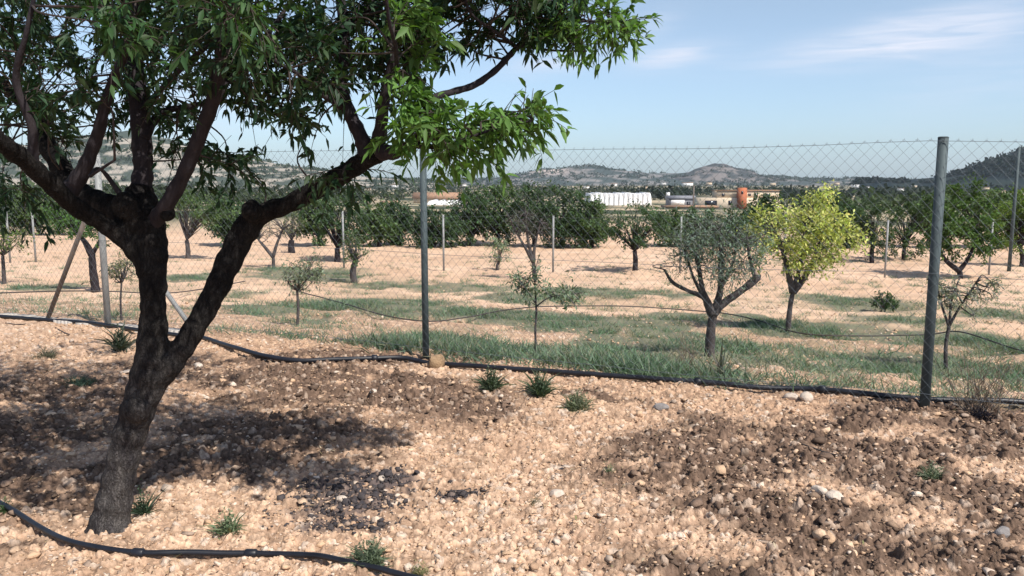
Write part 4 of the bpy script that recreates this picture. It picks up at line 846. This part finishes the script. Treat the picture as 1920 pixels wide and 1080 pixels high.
def clump(px, py, wpx, hpx, label, color=(.12, .17, .08), n=260, name='weed_clump', dense=1.0, lean=.6, leafy=True):
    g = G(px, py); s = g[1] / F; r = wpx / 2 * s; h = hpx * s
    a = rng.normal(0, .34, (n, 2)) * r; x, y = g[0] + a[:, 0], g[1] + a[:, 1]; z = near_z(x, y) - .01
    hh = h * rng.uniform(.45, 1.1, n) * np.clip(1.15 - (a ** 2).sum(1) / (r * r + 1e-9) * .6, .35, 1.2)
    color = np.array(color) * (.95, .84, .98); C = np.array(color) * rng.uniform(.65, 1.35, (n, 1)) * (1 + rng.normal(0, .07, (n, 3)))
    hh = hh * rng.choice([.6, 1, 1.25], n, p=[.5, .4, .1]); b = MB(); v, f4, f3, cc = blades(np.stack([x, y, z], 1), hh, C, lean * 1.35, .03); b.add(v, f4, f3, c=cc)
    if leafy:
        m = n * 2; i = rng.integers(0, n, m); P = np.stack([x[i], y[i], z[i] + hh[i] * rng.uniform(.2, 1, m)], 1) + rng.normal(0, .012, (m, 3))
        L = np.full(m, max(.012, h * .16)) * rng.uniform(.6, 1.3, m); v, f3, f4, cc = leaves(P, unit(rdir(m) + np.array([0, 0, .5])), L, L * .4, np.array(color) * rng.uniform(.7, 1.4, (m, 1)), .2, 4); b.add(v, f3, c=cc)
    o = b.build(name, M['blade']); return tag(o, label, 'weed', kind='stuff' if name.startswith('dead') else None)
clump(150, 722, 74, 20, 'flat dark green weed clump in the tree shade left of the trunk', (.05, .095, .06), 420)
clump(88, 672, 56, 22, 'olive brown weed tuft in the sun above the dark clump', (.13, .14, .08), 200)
clump(226, 662, 26, 50, 'tall dark weed beside the trunk below the hose', (.06, .085, .05), 150)
clump(920, 732, 40, 38, 'upright green weed touching the hose, first of three right of the middle post', (.085, .125, .065), 320)
clump(1012, 742, 34, 46, 'narrow green weed by the hose, second of three right of the middle post', (.07, .11, .055), 300)
clump(1082, 768, 58, 34, 'bushy pale green weed below the hose, third of three right of the middle post', (.15, .19, .10), 420)
clump(428, 1000, 50, 46, 'thin green weed right of the trunk foot', (.13, .19, .09), 160)
clump(692, 1062, 74, 50, 'green weed growing beside the front hose', (.11, .16, .085), 380)
clump(786, 1082, 36, 24, 'small yellowish weed at the bottom edge near the hose end', (.20, .22, .09), 160)
clump(1142, 888, 24, 16, 'tiny green weed on the open soil right of centre', (.14, .20, .09), 80)
clump(1745, 902, 50, 34, 'pale green weed tuft among the lit clods at the right', (.17, .22, .12), 200)
clump(1000, 950, 34, 14, 'faint dry weed beside the bright pale stone', (.20, .19, .10), 80)
clump(268, 968, 22, 50, 'small dark weed against the right side of the trunk foot', (.05, .09, .045), 120)
clump(8, 958, 34, 24, 'green weed on the front hose at the left edge', (.06, .12, .04), 140)
clump(1350, 712, 26, 60, 'thin upright dry weed between hose and olive trunk', (.13, .15, .09), 40, leafy=False, lean=.2)
# bare thorny brush at the right post
def brush(px, py, wpx, hpx, label, n=60, m=None):
    g = G(px, py); s = g[1] / F; b = MB(); z0 = float(near_z(g[0], g[1])[0])
    for k in range(n):
        d = unit(np.array([rng.normal(0, .42), rng.normal(0, .3), 1.0])); L = hpx * s * rng.uniform(.5, 1.1); base = np.array([g[0] + rng.normal(0, wpx * s * .12), g[1] + rng.normal(0, .05), z0 - .02])
        t = np.linspace(0, 1, 5)[:, None]; P = base + d * L * t + rng.normal(0, .012, (5, 3)) * t
        v, f4, f3 = tube(P, np.linspace(.0032, .0012, 5), 3, cap=False); b.add(v, f4)
        for j in range(4):
            q = P[rng.integers(1, 5)]; d2 = unit(d + rdir(1)[0] * .8); v, f4, f3 = tube([q, q + d2 * L * .22], [.0018, .001], 3, cap=False); b.add(v, f4)
    return tag(b.build('dry_brush', m or M['dry']), label, 'brush')
brush(1835, 775, 150, 120, 'leafless twiggy brush at the fence foot right of the thick post', 60)
brush(1290, 690, 60, 60, 'dry upright stalks left of the olive trunk', 26)
clump(1838, 786, 66, 22, 'matted black clump under the hose right of the thick post', (.012, .012, .018), 500, name='dead_weed_and_shadow', lean=1.2)
clump(1690, 772, 60, 12, 'flat dark blades laid as the shadow left of the thick post foot', (.02, .02, .022), 240, name='dead_weed_and_shadow', lean=1.5)  # dark blades added to stand for the shadow at the post foot

# ------------------------------------------------------------------ far fence, poles
ff = empty('field_fence', (at(1037, 500, 28)[0], 28, zg(at(1037, 500, 28)[0], 28)), 'far low looking wire fence on slim pale posts in mid orchard', 'fence')
xs = []
for px in (-60, 20, 68, 645, 832, 1037, 1275, 1470, 1660, 1855, 2000):
    p = at(px, 500, 28.0); z = zg(p[0], 28.0); xs.append(p[0])
    v, f4, f3 = tube([(p[0], 28, z - .1), (p[0], 28, z + 1), (p[0], 28, z + 2.0)], .035, 8); mk('post', v, [f4, f3], M['galv_pale'], ff, None, True)
for h in (.5, 1.2, 1.95):
    X = np.linspace(xs[0], xs[-1], 60); v, f4, f3 = tube(np.stack([X, np.full(60, 27.95), terr(X, np.full(60, 28.)) + h], 1), .002, 4); mk('wire', v, [f4, f3], M['wire'], ff)
def pole(px, ytop, ybase, depth, w_, m, label):
    p = at(px, ytop, depth); z = zg(p[0], depth)
    v, f4, f3 = tube([(p[0], depth, z - .2), (p[0], depth, z + (p[2] - z) * .5), (p[0], depth, p[2])], [w_ * 1.15, w_, w_ * .85], 10)
    return tag(mk('pole', v, [f4, f3], m, None, None, True), label, 'pole')
pole(1911, 276, 0, 30, .06, M['galv'], 'slim pale pole standing before the dark hill at the right edge')
pole(1301, 348, 0, 120, .12, M['galv_brown'], 'dark pole in front of the cream house, left of its orange tower')

# ------------------------------------------------------------------ buildings
def bld(name, label, cat, depth, parts, group=None):
    """parts: (part name, x0, x1, ytop, ybottom, front offset, thickness, material[, label]); pixels at that depth"""
    xs = [p[1] for p in parts]; c = at(np.mean(xs), 390, depth); e = empty(name, (c[0], depth, zg(c[0], depth)), label, cat, group)
    for p in parts:
        a = at(p[1], p[3], depth); b_ = at(p[2], p[4], depth)
        if p[0] == 'roof' and len(p) > 8 and p[8] == 'gable':
            x0, x1, z1, z0 = a[0], b_[0], a[2], b_[2]; y0 = depth + p[5]; y1 = y0 + p[6]; ym = (y0 + y1) / 2
            V = [(x0, y0, z0), (x1, y0, z0), (x1, y1, z0), (x0, y1, z0), (x0, ym, z1), (x1, ym, z1)]
            o = mk('roof', V, [np.array([(0, 1, 5, 4), (2, 3, 4, 5), (0, 3, 2, 1)]), np.array([(1, 2, 5), (3, 0, 4)])], p[7], e); continue
        v, f = box(a[0], b_[0], depth + p[5], depth + p[5] + p[6], b_[2], a[2]); o = mk(p[0], v, [f], p[7], e)
    return e
PL, WH, TC, RF, GL, GR = M['plaster'], M['white'], M['terracotta'], M['roof'], M['glass'], M['greyroof']
bld('country_house', 'cream flat roofed house with an orange tower behind the yellow tree', 'house', 290,
    [('wall', 1312, 1464, 371, 400, 0, 10, PL), ('upper_floor', 1348, 1464, 358, 371, 2, 8, PL), ('tower', 1383, 1396, 352, 398, -2.2, 3, TC), ('tower_window', 1387, 1390, 358, 363, -2.35, .3, GL),
     ('roof', 1346, 1466, 356.6, 358, 1.6, 9, RF), ('window', 1417, 1424, 362, 369, 1.9, .3, GL), ('window', 1406, 1411, 363, 368, 1.9, .3, GL), ('window', 1440, 1446, 363, 369, 1.9, .3, GL), ('window', 1356, 1361, 363, 369, 1.9, .3, GL), ('terrace_opening', 1322, 1344, 376, 386, -.15, .4, GL), ('garden_wall', 1424, 1450, 382, 392, -6, .5, WH), ('door', 1404, 1410, 380, 391, -.15, .4, RF), ('window', 1366, 1372, 376, 384, -.15, .4, GL)])
bld('farm_building', 'low beige building left of the cream house', 'building', 270, [('wall', 1250, 1345, 389, 404, 0, 8, PL), ('roof', 1248, 1347, 386, 389.4, -.4, 9, RF), ('door', 1262, 1268, 393, 403, -.12, .3, GL), ('window', 1290, 1296, 393, 398, -.12, .3, GL), ('window', 1318, 1324, 393, 398, -.12, .3, GL)])
bld('shed', 'grey shed with a small white front left of the cream house', 'shed', 330, [('wall', 1255, 1305, 372, 390, 0, 8, GR), ('roof', 1253, 1307, 367, 372.5, -.5, 9, GR, 'gable'), ('white_panel', 1258, 1283, 375, 384, -.2, .3, WH), ('door', 1288, 1294, 378, 389, -.15, .3, GL)])
bld('water_tank', 'tiny bright white tank beside the dark trees left of the house', 'tank', 420, [('body', 1250, 1256, 361, 369, 0, 2, WH), ('cap', 1251, 1255, 360, 361, .2, 1.5, GR)])
def greenhouse(x0, x1, yt, yb, depth, bays, label):
    a = at(x0, yt, depth); b_ = at(x1, yb, depth); e = empty('greenhouse', ((a[0] + b_[0]) / 2, depth, zg((a[0] + b_[0]) / 2, depth)), label, 'greenhouse')
    W = (b_[0] - a[0]) / bays
    for k in range(bays):
        hh = rng.uniform(-.3, .2); xs_ = np.linspace(a[0] + k * W, a[0] + (k + 1) * W - .15, 12); u = np.linspace(-1, 1, 12); z = a[2] + hh - (a[2] - b_[2]) * .42 * np.abs(u) ** 2.2
        V = []; 
        for yy in (depth, depth + 26):
            V += [(x, yy, zt) for x, zt in zip(xs_, z)] + [(x, yy, b_[2] - 1) for x in xs_]
        f = []
        for i in range(11):
            f += [(i, i + 1, 24 + i + 1, 24 + i), (12 + i, 12 + i + 1, i + 1, i), (24 + i, 24 + i + 1, 36 + i + 1, 36 + i)]
        f += [(0, 24, 36, 12), (11, 23, 47, 35)]
        mk('tunnel', V, [np.array(f)], WH, e)
greenhouse(1106, 1222, 362, 390, 350, 13, 'long white plastic greenhouse above the round almond tree')
greenhouse(800, 862, 377, 392, 330, 4, 'white greenhouse strip just right of the middle post')
bld('farm_building', 'long reddish roofed building right of the middle post', 'building', 380, [('wall', 775, 862, 372, 380, 0, 12, PL), ('roof', 772, 865, 361, 372.3, -.6, 13, RF, 'gable'), ('door', 790, 796, 374, 379.5, -.12, .3, GL), ('window', 820, 824, 374, 377, -.12, .3, GL)])
bld('farm_building', 'small white building left of the middle post', 'building', 320, [('wall', 712, 742, 381, 394, 0, 8, WH), ('roof', 710, 744, 377, 381.4, -.5, 9, RF, 'gable'), ('door', 722, 726, 385, 393, -.12, .3, GL)])
bld('farm_building', 'white walled building seen left of the leaning limb', 'building', 420, [('wall', 436, 466, 383, 392, 0, 8, WH), ('roof', 434, 468, 380, 383.3, -.5, 9, RF, 'gable'), ('door', 448, 452, 386, 391, -.12, .3, GL)])
bld('hut', 'little white hut under the low dark trees left of the middle post', 'hut', 62, [('wall', 752, 760, 434, 460, 0, .5, WH), ('wall', 778, 790, 440, 460, 0, .5, WH), ('roof', 750, 792, 430, 434.5, -.1, 1.2, WH)])
def far_house(px, py, depth, wpx, hpx, roofm, wallm):
    return bld('distant_house', 'tiny pale house far off among the trees of the plain', 'house', depth, [('wall', px - wpx / 2, px + wpx / 2, py - hpx, py + 2, 0, wpx * depth / F * .7, wallm), ('roof', px - wpx * .54, px + wpx * .54, py - hpx - hpx * .16, py - hpx, -.4, wpx * depth / F * .75, roofm)], 'tiny houses scattered over the far plain')
FH = [(1510, 352, 900, 12), (1605, 350, 1100, 14), (1628, 352, 900, 9), (1690, 356, 700, 12), (1715, 350, 1100, 10), (1150, 348, 1300, 16), (1210, 352, 1000, 10), (1290, 348, 1300, 22), (1245, 345, 1700, 9), (1330, 345, 1700, 12), (690, 356, 800, 12), (740, 350, 1100, 14), (820, 352, 950, 12), (870, 348, 1300, 10), (1570, 345, 1500, 10), (1850, 354, 800, 12), (1880, 360, 650, 12), (640, 362, 620, 14), (1450, 346, 1500, 12), (1100, 352, 1000, 12)]
for (a, b_, d, wq) in FH: far_house(a, b_, d, wq * .85, wq * .24, RF if rng.uniform() < .6 else WH, PL if rng.uniform() < .5 else WH)

# ------------------------------------------------------------------ far woods and hills
def woods():
    LP, LC, LS = [], [], []
    def row(n, x0, x1, d0, d1, hmin, hmax, colr):
        dd = np.exp(rng.uniform(math.log(d0), math.log(d1), n)); px = rng.uniform(x0, x1, n); X = (px - 960) / F * dd; z = terr(X, dd)
        keep = (fbm(X / 40, dd / 60, 3, 99) > .47) & ~((dd < 430) & (px > 1085) & (px < 1490)) & ~((dd < 400) & (px > 700) & (px < 875)); X, dd, z = X[keep], dd[keep], z[keep]; n = len(X)
        h = rng.uniform(hmin, hmax, n); k = 26
        P = np.repeat(np.stack([X, dd, z + h * .55], 1), k, 0) + rng.normal(0, .36, (n * k, 3)) * np.repeat(h, k)[:, None] * (1.05, 1.05, .75)
        LP.append(P); LS.append(np.repeat(h, k) * rng.uniform(.2, .5, n * k)); LC.append(np.array(colr) * rng.uniform(.6, 1.4, (n * k, 1)) * np.repeat(rng.uniform(.7, 1.3, (n, 1)), k, 0))
    row(900, -150, 2050, 75, 230, 2.2, 4.2, (.045, .065, .028)); row(1500, -150, 2050, 230, 700, 3, 5.5, (.038, .052, .027)); row(2200, -150, 2050, 600, 2500, 4, 8, (.030, .042, .025))
    row(500, 1180, 1780, 420, 900, 5, 8, (.022, .032, .022))
    P = np.concatenate(LP); L = np.concatenate(LS); C = np.concatenate(LC)
    v, f3, f4, c = leaves(P - 0, rdir(len(P)), L, L * .8, C, 0, 4); o = mk('far_woods', v, [f3], M['leaf_far'], None, c)
    tag(o, 'dark scattered woods and orchards on the far plain below the hills', 'woods', kind='stuff')
woods()
def hill(name, sil, depth, thick, base_py, label, colfn, nx=260, ny=70, rough=.12):
    sx = np.array([s[0] for s in sil], float); sy = np.array([s[1] for s in sil], float)
    px = np.linspace(sx[0], sx[-1], nx); top = np.interp(px, sx, sy); X = (px - 960) / F * depth
    Z = np.array([at(a, b_, depth)[2] for a, b_ in zip(px, top)]); zb = -22.0
    v_ = np.linspace(0, 1, ny); prof = np.sin(np.pi * np.clip(v_, 0, 1)) ** .8 
    XX = X[None] * np.ones((ny, 1)) * ((depth + (v_[:, None] - .5) * thick) / depth); YY = depth + (v_[:, None] - .5) * thick + 0 * X[None]
    hgt = (Z - zb)[None] * prof[:, None]
    nn = fbm(XX / (thick * .12), YY / (thick * .12), 5, 5 + int(depth)); hgt = hgt * (1 + (nn - .5) * 2 * rough * (1.3 - prof[:, None] * .6))
    ZZ = zb + hgt; V = np.stack([XX, YY, ZZ], -1).reshape(-1, 3); C = colfn(XX, YY, ZZ, nn).reshape(-1, 3)
    i = np.arange(ny - 1)[:, None] * nx; j = np.arange(nx - 1)[None]; q = np.stack([i + j, i + j + 1, i + nx + j + 1, i + nx + j], -1).reshape(-1, 4)
    o = mk(name, V, [q], M['hill'], None, C, True); return tag(o, label, 'hill', kind='structure')
def c_scrub(dark, light, sc_, seed, thr=.5, zst=3.0, gain=6):
    def f(X, Y, Z, nn):
        a = fbm(X / sc_, Z / sc_ * zst + Y / sc_ * .5, 5, seed); t = np.clip((a - thr) * gain + .5, 0, 1)[..., None]
        return np.array(dark) * (1 - t) + np.array(light) * t
    return f
def c_center(X, Y, Z, nn):
    c = c_scrub((.05, .066, .062), (.19, .18, .17), 45, 21, .54, 4.0, 8)(X, Y, Z, nn); q = at(1030, 322, 3000)
    m = np.exp(-((X / Y * 3000 - q[0]) / 75) ** 2 - ((Z - q[2]) / 11) ** 2)[..., None]; return c * (1 - m) + np.array([.55, .45, .40]) * m
hill('hill', [(600, 345), (700, 335), (860, 338), (930, 334), (980, 325), (1015, 318), (1050, 317), (1075, 312), (1110, 309), (1140, 317), (1180, 321), (1220, 325), (1270, 325), (1310, 322), (1400, 327), (1500, 333), (1640, 336), (1800, 338)], 3000, 900, 0, 'low grey green hills with a pale quarry across the centre horizon', c_center, 420)
hill('hill', [(1240, 336), (1280, 327), (1300, 316), (1320, 311), (1335, 306), (1355, 308), (1375, 315), (1400, 318), (1420, 328), (1470, 336)], 2800, 400, 0, 'small rocky grey hill with a rounded summit right of centre', c_scrub((.05, .056, .056), (.17, .15, .14), 24, 33, .52, 2.0, 7), 160)
hill('hill', [(1600, 338), (1700, 337), (1760, 334), (1785, 327), (1830, 308), (1880, 288), (1915, 276), (1960, 262), (2040, 240), (2200, 225), (2500, 260)], 1300, 500, 0, 'dark wooded hill rising at the right edge of the horizon', c_scrub((.008, .016, .020), (.020, .030, .028), 22, 41, .52), 300)
hill('hill', [(-300, 250), (-100, 262), (60, 272), (130, 262), (250, 252), (330, 262), (420, 290), (520, 306), (600, 318), (680, 330), (760, 337), (860, 342)], 1700, 900, 0, 'broad terraced hillside with tan fields and dark trees behind the big tree', c_scrub((.06, .075, .06), (.34, .30, .25), 40, 51, .50, 6.0, 9), 500, 120)
def hill_dots(start, n0, smin, smax, label, colr, ymax):
    # trees dotted over a hillside
    o = [x for x in bpy.data.objects if x.get('label', '').startswith(start)][0]; me = o.data
    co = np.empty(len(me.vertices) * 3, np.float32); me.vertices.foreach_get('co', co); co = co.reshape(-1, 3); f = co[(co[:, 1] < ymax) & (co[:, 2] > -18)]
    f = f[fbm(f[:, 0] / 90, f[:, 2] / 14 + f[:, 1] / 150, 4, 301) > .46]
    i = rng.integers(0, len(f), n0); P = f[i] + rng.normal(0, 5, (n0, 3)) * (1, 1, 0); k = 8; s = np.repeat(rng.uniform(smin, smax, n0), k)
    Q = np.repeat(P, k, 0) + rng.normal(0, .4, (n0 * k, 3)) * s[:, None] * (1.3, 1, .6) + np.array([0, 0, smin * .4])
    v, f3, f4, c = leaves(Q, rdir(len(Q)), s, s * .8, np.array(colr) * rng.uniform(.6, 1.4, (len(Q), 1)), 0, 4)
    tag(mk('hillside_trees', v, [f3], M['leaf_far'], None, c), label, 'woods', kind='stuff')
hill_dots('broad terraced', 1900, 2.5, 6, 'dark trees dotted over the terraced hillside', (.05, .07, .045), 1700)
hill_dots('low grey green', 2200, 3, 8, 'dark scrub and trees dotted over the central hills', (.045, .065, .055), 3000)
hill_dots('dark wooded', 2600, 2.5, 6, 'dark pines covering the wooded hill at the right', (.010, .020, .019), 1300)
hill_dots('small rocky', 260, 3, 6, 'dark scrub on the small rocky hill', (.05, .065, .055), 2800)
# ------------------------------------------------------------------ haze
hv, hf = box(-5200, 5200, -40, 9600, -24, 260)
hz = mk('haze', hv, [hf], bpy.data.materials.new('haze air'), None); hm = hz.data.materials[0]; hm.use_nodes = True; t = hm.node_tree; t.nodes.clear()
ho = N(t, 'ShaderNodeOutputMaterial'); pv = N(t, 'ShaderNodeVolumePrincipled'); pv.inputs['Density'].default_value = .00007; pv.inputs['Color'].default_value = (.80, .90, 1, 1); pv.inputs['Anisotropy'].default_value = .2
t.links.new(pv.outputs[0], ho.inputs['Volume']); tag(hz, 'thin bluish haze over the far plain and hills', 'haze', kind='stuff')
SC.cycles.volume_bounces = 0
SC.cycles.max_bounces = 8; SC.cycles.transparent_max_bounces = 8
